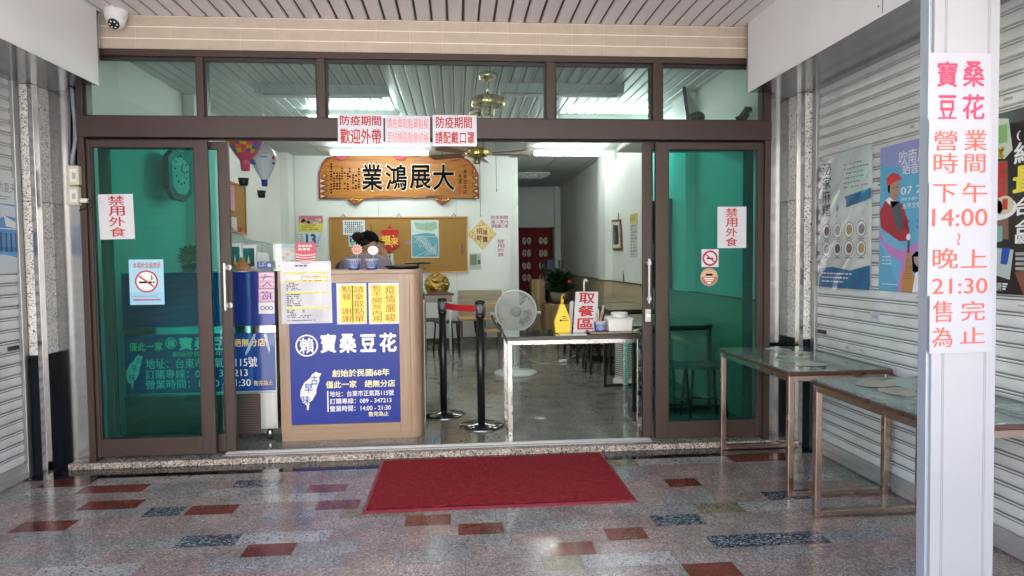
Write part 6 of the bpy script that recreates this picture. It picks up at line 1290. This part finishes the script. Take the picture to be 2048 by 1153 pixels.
# table and stools seen through the right glass
table('wall_table', 'stone topped table just inside the green glass door', 1.5, 2.2, .95, 2.1, 0, .75, .03, BLKM, TI, M('dark_edge', (.035,.025,.02), .4), GI)
stool('black stool behind the green glass, nearer the doorway', 1.72, .72, .1, .46, SB, 'stools behind the right glass door'); stool('black stool behind the green glass, farther from the doorway', 2.02, .66, -.1, .46, SB, 'stools behind the right glass door')
q = P3(1346, 480, Y=2.2); t = thing('wall_shelf', 'tall narrow shelf unit seen through the green glass of the open door', 'shelf', (2.3, 2.3, 0)) 
mb = MB(); SW = M('shelf_dark', (.07,.05,.04), .5); mb.box(2.12, 2.32, 2.16, 2.18, 1.0, 1.95, SW); mb.box(2.12, 2.32, 2.72, 2.74, 1.0, 1.95, SW); mb.box(2.305, 2.32, 2.1805, 2.7195, 1.0, 1.95, SW); mb.build('side_panel', t)
for z_ in (1.0, 1.3, 1.6, 1.93): mb = MB(); mb.box(2.12, 2.304, 2.1805, 2.7195, z_, z_+.018, SW); mb.build('shelf_board', t)
for k, (y, m, lb) in enumerate(((2.3, M('box_blue', (.03,.16,.34), .4), 'small blue box on the middle shelf behind the green glass'), (2.52, M('box_tan', (.35,.22,.12), .5), 'small tan box beside the blue one behind the green glass'))):
    mb = MB(); mb.box(2.15, 2.28, y, y+.16, 1.319, 1.319+.12+.04*k, m); tag(mb.build('shelf_box', bevel=.004), lb, 'box')
# right wall decorations
XW = 2.347
t = thing('picture_frame', 'gilt framed dark picture hanging askew on the right wall', 'picture', tuple(P3(1235, 470, X=XW)))
q = [P3(u, v, X=XW) for u, v in ((1226, 440), (1243, 439), (1246, 501), (1228, 501))]
def fr(i, x): c_ = sum(q, V((0,0,0)))/4; return [V((x, p.y+(c_.y-p.y)*i, p.z+(c_.z-p.z)*i)) for p in q]
mb = MB(); mb.prism(fr(0, XW-.025), (.025, 0, 0), M('gilt_frame', (.16,.09,.03), .35, .5)); mb.build('frame', t, .004); mb = MB(); mb.prism(fr(.16, XW-.028), (.003, 0, 0), M('picture_mount', (.62,.60,.54), .5)); mb.build('mount', t)
mb = MB(); mb.prism(fr(.38, XW-.030), (.002, 0, 0), M('picture_dark', (.03,.025,.03), .3, var=.5, vscale=14)); mb.build('print', t); mb = MB(); mb.tube([P3(1237, 426, X=XW-.004), P3(1236, 440, X=XW-.01)], .008, M('hanging_cord', (.2,.24,.12), .6), 6); mb.build('cord', t)
t = thing('wall_scroll', 'long paper notice with a yellow head on the right wall', 'notice', tuple(P3(1267, 515, X=XW))); mb = MB()
s = Sheet(mb, 1260, 428, 1275, 515, X=XW); s.base(M('scroll_grey', (.50,.52,.50), .5)); s.rect(0,0,1,.22,M('scroll_yellow', (.52,.46,.12), .5),1); s.scribble(.1,.26,.9,.98,10,GREYI,2,.85,7,.5,.08,.25); s.scribble(.1,.08,.9,.18,2,M('calendar_green', (.15,.22,.03), .5),2,.9,5,.5,.1,.2); mb.build('paper', t)
mb = MB(); a = P3(1247, 556, X=XW-.006); mb.ball(a, (.004, .03, .075), M('leaf_bright', (.06,.20,.03), .4), 10, 8); mb.tube([P3(1247, 545, X=XW-.004), P3(1247, 541, X=XW-.002)], .003, GREYI, 5); tag(mb.build('leaf_pendant'), 'little green leaf shaped pendant on the right wall', 'pendant')
# plant, boxes, cabinet towards the passage
q = P3(1165, 640, Y=5.4); leafy('potted_plant', 'bushy dark green plant with a red blossom at the end of the tables', (1.62, 5.75, .62), .52, .66, 330, M('plant_pot', (.15,.10,.07), .5), LEAF2, .42, 5, (.12, -.2, .35))
t = thing('plant_stand', 'brown wooden cabinet under the bushy plant', 'cabinet', (1.6, 5.8, 0)); mb = MB(); CBW = wood('brown_cabinet', (.16,.085,.03), (.24,.14,.06), 2.5, .45, 2); mb.box(1.36, 1.86, 5.56, 6.0, 0, .62, CBW); mb.build('body', t, .005)
for x in (1.37, 1.617): mb = MB(); mb.box(x, x+.236, 5.548, 5.5595, .04, .59, CBW); mb.build('door', t, .004)
for k, (x0_, x1_, y0_, z0_, z1_, lb) in enumerate(((1.26, 1.52, 6.6, .0, .62, 'cardboard carton standing on the floor near the passage'), (1.27, 1.50, 6.62, .622, .98, 'cardboard carton on top of the floor carton near the passage'), (1.56, 1.86, 6.7, .0, .5, 'wide cardboard carton beside the stacked ones'))):
    t = thing('carton', lb, 'carton', ((x0_+x1_)/2, y0_+.15, z0_), group='cartons piled near the passage'); CB = M('cardboard', (.27,.17,.08), .75, var=.12, vscale=12)
    mb = MB(); mb.box(x0_, x1_, y0_, y0_+.32, z0_, z1_, CB); mb.build('carton_body', t, .004); mb = MB(); mb.box((x0_+x1_)/2-.025, (x0_+x1_)/2+.025, y0_-.0012, y0_-.0004, z0_+.01, z1_-.005, M('tape', (.36,.26,.13), .3)); mb.build('tape', t)
t = thing('storage_rack', 'dark rack of odds and ends in the gloom of the passage', 'rack', (1.1, 9.3, 0)); mb = MB(); DK = M('rack_dark', (.04,.035,.03), .6)
for z_ in (.3, .7, 1.1): mb.box(1.75, 2.15, 8.6, 9.1, z_, z_+.03, DK)
mb.build('shelf_board', t)
for x in (1.75, 2.12):
    for y in (8.6, 9.07): mb = MB(); mb.box(x, x+.03, y, y+.03, 0, 1.3, DK); mb.build('post', t)
for k, (x, y, z_, m, lb) in enumerate(((1.79, 8.65, .731, M('bin_grey', (.20,.21,.22), .5), 'grey plastic bin on the dark rack'), (1.96, 8.66, .731, M('bin_brown', (.14,.09,.05), .6), 'brown box on the dark rack'), (1.82, 8.66, 1.131, M('bin_blue', (.05,.07,.14), .5), 'dark blue bin on top of the dark rack'))):
    mb = MB(); mb.box(x, x+.14, y, y+.25, z_, z_+.18, m); tag(mb.build('storage_bin', bevel=.006), lb, 'bin', 'bins on the dark rack')
# red door curtain with pale printed figures in pairs
t = thing('door_curtain', 'dark red door curtain with rows of pale printed shapes', 'curtain', tuple(P3(1070, 580, Y=10.15))); a, b = P3(1036, 457, Y=10.15), P3(1104, 580, Y=10.15); CURT = M('curtain_red', (.20,.010,.014), .8); N = 40; vs = []; mb = MB()
fy = lambda x: 10.15+.012*math.sin(x*38)
for i in range(N+1): x = a.x+(b.x-a.x)*i/N; vs += [(x, fy(x), b.z), (x, fy(x), a.z)]
mb.add(vs, [(2*i, 2*i+2, 2*i+3, 2*i+1) for i in range(N)], CURT, True); mb.build('cloth', t); mb = MB(); PR = M('curtain_print', (.55,.53,.50), .7, var=.4, vscale=30)
for v in (482, 507, 532, 556):
    for u in (1049, 1058, 1082, 1091):
        q = P3(u, v, Y=10.13); r_ = random.Random(u*v); n = 11; pts = []
        for k in range(n): aa = 2*PI*k/n; pts.append(V((q.x+.052*math.cos(aa)*r_.uniform(.75,1.1), 10.132, q.z+.09*math.sin(aa)*r_.uniform(.8,1.05))))
        mb.add(pts, [tuple(range(n))], PR); mb.ball((q.x+.005, 10.131, q.z+.01), (.012,.001,.018), M('curtain_spot', (.10,.02,.02), .7), 8, 5)
mb.build('printed_shapes', t); mb = MB(); mb.cyl((a.x-.06, 10.15, a.z+.01), (b.x+.06, 10.15, a.z+.01), .012, STEEL); mb.build('rod', t)
# leaning dark monitor and bags on top of the transom shelf
t = thing('monitor', 'dark flat screen leaning behind the transom glass', 'monitor', tuple(P3(1390, 242, Y=.5))); q = [P3(u, v, Y=y) for u, v, y in ((1364, 173, .62), (1372, 243, .62), (1400, 243, 1.05), (1392, 218, 1.05))]
mb = MB(); mb.prism(q, (.03, .0, 0), M('screen_dark', (.03,.045,.045), .2)); mb.build('panel', t, .004); mb = MB(); e = P3(1395, 236, Y=.85); mb.ball(e, (.06, .08, .05), BLKM, 12, 8); mb.bar(e, V((e.x, e.y+.1, 2.32)), .03, .03, BLKM); mb.build('stand', t)
t = thing('wire_shelf', 'ledge inside the glass carrying the leaning screen and cable heap', 'shelf', (1.8, .6, 2.25)); mb = MB(); mb.box(1.42, 2.34, .35, 1.15, 2.262, 2.282, WHITE); mb.build('board', t)
mb = MB(); r = random.Random(10); c = P3(1512, 236, Y=.6)
for k in range(9): mb.tube([c+V((.13*math.cos(a+k)*r.uniform(.7,1.1), .1*math.sin(a)*r.uniform(.8,1), .035*math.sin(a*2+k)+.012*k*.4)) for a in [2*PI*i/16 for i in range(17)]], .011, RUB, 6)
tag(mb.build('cable_coil'), 'heap of coiled black cable behind the end transom pane', 'cable')
mb = MB(); ds = P3(1081, 836, Z=0); mb.lathe([(0,.0005),(.055,.0005),(.055,.004),(.046,.006),(0,.006)], ds, M('drain_pale', (.5,.48,.42), .25, .5), 28); tag(mb.build('floor_cap'), 'small round metal cap set in the shop floor', 'floor cap')

# ---------------------------------------------------------------- the person behind the counter
SKIN = M('skin', (.50,.29,.20), .5, var=.06, vscale=20); LAV = M('lavender_cotton', (.34,.28,.36), .8, bump=.25, bscale=30, var=.08, vscale=8); NAVYC = M('navy_cotton', (.035,.04,.065), .8, bump=.2, bscale=30); CAPB = M('black_cap_cloth', (.006,.006,.008), .85, spec=.05); HAIR = M('dark_hair', (.010,.006,.005), .6, spec=.2, bump=.5, bscale=80, stretch=(1,1,.3))
PX, PYY = P3(733, 520, Y=1.75).x, 1.75
PE = thing('person', 'person in a lavender shirt and black cap bent over behind the counter', 'person', (PX, PYY-.25, 0))
def skin(name, pts, edges, mat, parent, sub=2):
    me = bpy.data.meshes.new(name); o_ = WORLD[parent.name].inverted(); me.from_pydata([tuple(o_ @ V(p[:3])) for p in pts], edges, []); me.materials.append(mat)
    o = bpy.data.objects.new(name, me); COL.objects.link(o); o.parent = parent; WORLD[o.name] = WORLD[parent.name].copy()
    m = o.modifiers.new('skin', 'SKIN'); m.use_smooth_shade = True; l = me.skin_vertices.new() if not me.skin_vertices else me.skin_vertices[0]
    for i, p in enumerate(pts): l.data[i].radius = p[3] if isinstance(p[3], tuple) else (p[3], p[3])
    l.data[0].use_root = True
    s_ = o.modifiers.new('sub', 'SUBSURF'); s_.levels = sub; s_.render_levels = sub
    return o
X = PX; Y = PYY
hd = P3(737, 489, Y=Y+.22)                       # head centre
nk = V((X+.005, Y+.10, hd.z-.115)); ch = V((X, Y-.02, nk.z-.14)); wa = V((X, Y-.2, 1.02)); pe = V((X, Y-.25, .90))
sl, sr = V((X-.165, Y+.02, nk.z-.075)), V((X+.165, Y+.02, nk.z-.075))
el, hl = V((X-.29, Y+.22, nk.z-.13)), V((X-.10, Y+.34, hd.z-.05)); er, hr = V((X+.24, Y+.20, nk.z-.20)), V((X+.115, Y+.26, hd.z-.055))
pts = [(*pe, (.15,.11)), (*wa, (.14,.105)), (*ch, (.16,.11)), (*nk, .062), (*(nk.lerp(hd, .5)), .058), (*sl, .075), (*el, .045), (*hl, .03), (*sr, .075), (*er, .045), (*hr, .03)]
ed = [(0,1),(1,2),(2,3),(3,4),(2,5),(5,6),(6,7),(2,8),(8,9),(9,10)]
for sx in (-1, 1):
    n = len(pts); pts += [(X+sx*.10, Y-.22, .80, .085), (X+sx*.11, Y-.2, .46, .058), (X+sx*.115, Y-.23, .09, .04), (X+sx*.12, Y-.10, .035, .035)]; ed += [(0,n),(n,n+1),(n+1,n+2),(n+2,n+3)]
# fingers of the hand held to the face
for hnd, dx in ((hr, -.2), (hl, .2)):
    hi = 10 if hnd is hr else 7
    base = len(pts)
    for k in range(4):
        n = len(pts); off = V((dx*.02*0+(k-1.5)*.018, .012, .02)); p0 = hnd+V(((k-1.5)*.016, .01, .035)); p1 = p0+V((dx*.03, .012, .032-.003*abs(k-1.5))); p2 = p1+V((dx*.07, .004, .020))
        pts += [(*p0, .0105), (*p1, .009), (*p2, .007)]; ed += [(hi, n), (n, n+1), (n+1, n+2)]
    n = len(pts); p0 = hnd+V((.028*(1 if dx < 0 else -1)*-1, -.004, .008)); p1 = p0+V((-.02*(1 if dx < 0 else -1), .0, .03)); pts += [(*p0, .0105), (*p1, .008)]; ed += [(hi, n), (n, n+1)]
# the head grows from the same mesh
n = len(pts); fwd = V((.62, .72, -.30)).normalized()
pts += [(*hd, (.085,.098)), (*(hd+V((0, 0, .06))), (.075,.085)), (*(hd+fwd*.055+V((0,0,-.045))), (.058,.055)), (*(hd+fwd*.098+V((0,0,-.01))), .016)]; ed += [(4, n), (n, n+1), (n, n+2), (n+2, n+3)]
side = fwd.cross(V((0,0,1))).normalized()
n = len(pts); pts += [(*(hd+side*.086+V((0,0,-.005))), (.010,.024)), (*(hd-side*.086+V((0,0,-.005))), (.010,.024))]; ed += [(n-4, n), (n-4, n+1)]
skin('body', pts, ed, SKIN, PE)
# shirt, sleeves, trousers, shoes, cap, hair
sh = [(*(pe+V((0,0,.03))), (.168,.13)), (*wa, (.165,.13)), (*ch, (.185,.135)), (*(nk+V((0,-.02,-.035))), (.085,.08)), (*sl, .092), (*(sl.lerp(el, .55)), .070), (*sr, .092), (*(sr.lerp(er, .55)), .070)]
skin('shirt', sh, [(0,1),(1,2),(2,3),(2,4),(4,5),(2,6),(6,7)], LAV, PE)
skin('sleeve', [(*sl.lerp(el, .35), .078), (*el, .062), (*el.lerp(hl, .62), .046)], [(0,1),(1,2)], NAVYC, PE)
tr = [(*pe, (.165,.125))]; te = []
for sx in (-1, 1): n = len(tr); tr += [(X+sx*.10, Y-.22, .80, .098), (X+sx*.11, Y-.2, .46, .072), (X+sx*.115, Y-.23, .10, .06)]; te += [(0,n),(n,n+1),(n+1,n+2)]
skin('trousers', tr, te, NAVYC, PE)
for sx in (-1, 1): skin('shoe', [(X+sx*.115, Y-.25, .045, .047), (X+sx*.118, Y-.14, .04, .046), (X+sx*.12, Y-.05, .032, .036)], [(0,1),(1,2)], RUB, PE, 2)
mb = MB(); nu, nv = 24, 10; vs = []; fs = []; upv = (V((0,0,1))-fwd*.0+V((-.12,-.05,0))).normalized(); fx_ = (fwd-upv*fwd.dot(upv)).normalized(); sx_ = upv.cross(fx_)
co = hd+V((0, 0, .035))
for j in range(nv+1):
    th = PI*.56*j/nv
    for i in range(nu): ph = 2*PI*i/nu; vs.append(co+fx_*(.108*math.sin(th)*math.cos(ph))+sx_*(.098*math.sin(th)*math.sin(ph))+upv*(.098*math.cos(th)))
for j in range(nv):
    for i in range(nu): k = (i+1) % nu; fs.append((j*nu+i, (j+1)*nu+i, (j+1)*nu+k, j*nu+k))
mb.add(vs, fs, CAPB, True); mb.ball(co+upv*.099, .009, CAPB, 8, 6)
vs = []; 
for i in range(13):
    a = -1.05+2.1*i/12
    for q, rr in ((0, .104), (1, .104+.075*math.cos(a*.9))): d = fx_*math.cos(a)+sx_*math.sin(a)*.93; vs.append(co+d*rr-upv*(.012+.02*q))
mb.add(vs+[v-upv*.005 for v in vs], [(2*i, 2*i+2, 2*i+3, 2*i+1) for i in range(12)]+[(26+2*i, 26+2*i+1, 26+2*i+3, 26+2*i+2) for i in range(12)]+[(2*i+1, 2*i+3, 26+2*i+3, 26+2*i+1) for i in range(12)], CAPB, True); mb.build('cap', PE)
mb = MB(); bun = P3(716, 474, Y=Y+.12); mb.ball(bun, (.058,.05,.05), HAIR, 18, 12); mb.ball(bun+V((.012,-.03,-.008)), (.03,.03,.034), HAIR, 14, 10); mb.tube([bun+V((.03*math.cos(a), -.035, .026*math.sin(a))) for a in [2*PI*i/16 for i in range(16)]], .012, HAIR, 6, True)
mb.ball(hd-fwd*.028+V((-.012,-.006,.014)), (.092,.088,.068), HAIR, 20, 14); r = random.Random(2)
for k in range(14): a = r.uniform(-2.6, -1.3); d = V((math.cos(a), math.sin(a), 0)); p0 = hd+d*.085+V((-.02,0,r.uniform(-.03,.02))); mb.tube([p0, p0+d*.008+V((-.01,0,-.03)), p0-d*.012+V((-.012,0,-.065))], .004, HAIR, 4)
mb.build('hair', PE)
mb = MB()
for sgn in (-1, 1):
    e = hd+fwd*.098+side*.032*sgn+V((0,0,.012)); mb.ball(e, (.010,.010,.007), M('eye_white', (.7,.68,.65), .3), 10, 8); mb.ball(e+fwd*.006, .005, M('eye_dark', (.02,.012,.01), .2), 8, 6)
m_ = hd+fwd*.108+V((0,0,-.062)); mb.bar(m_-side*.02, m_+side*.02, .006, .008, M('lips', (.38,.13,.11), .5)); mb.build('face', PE)
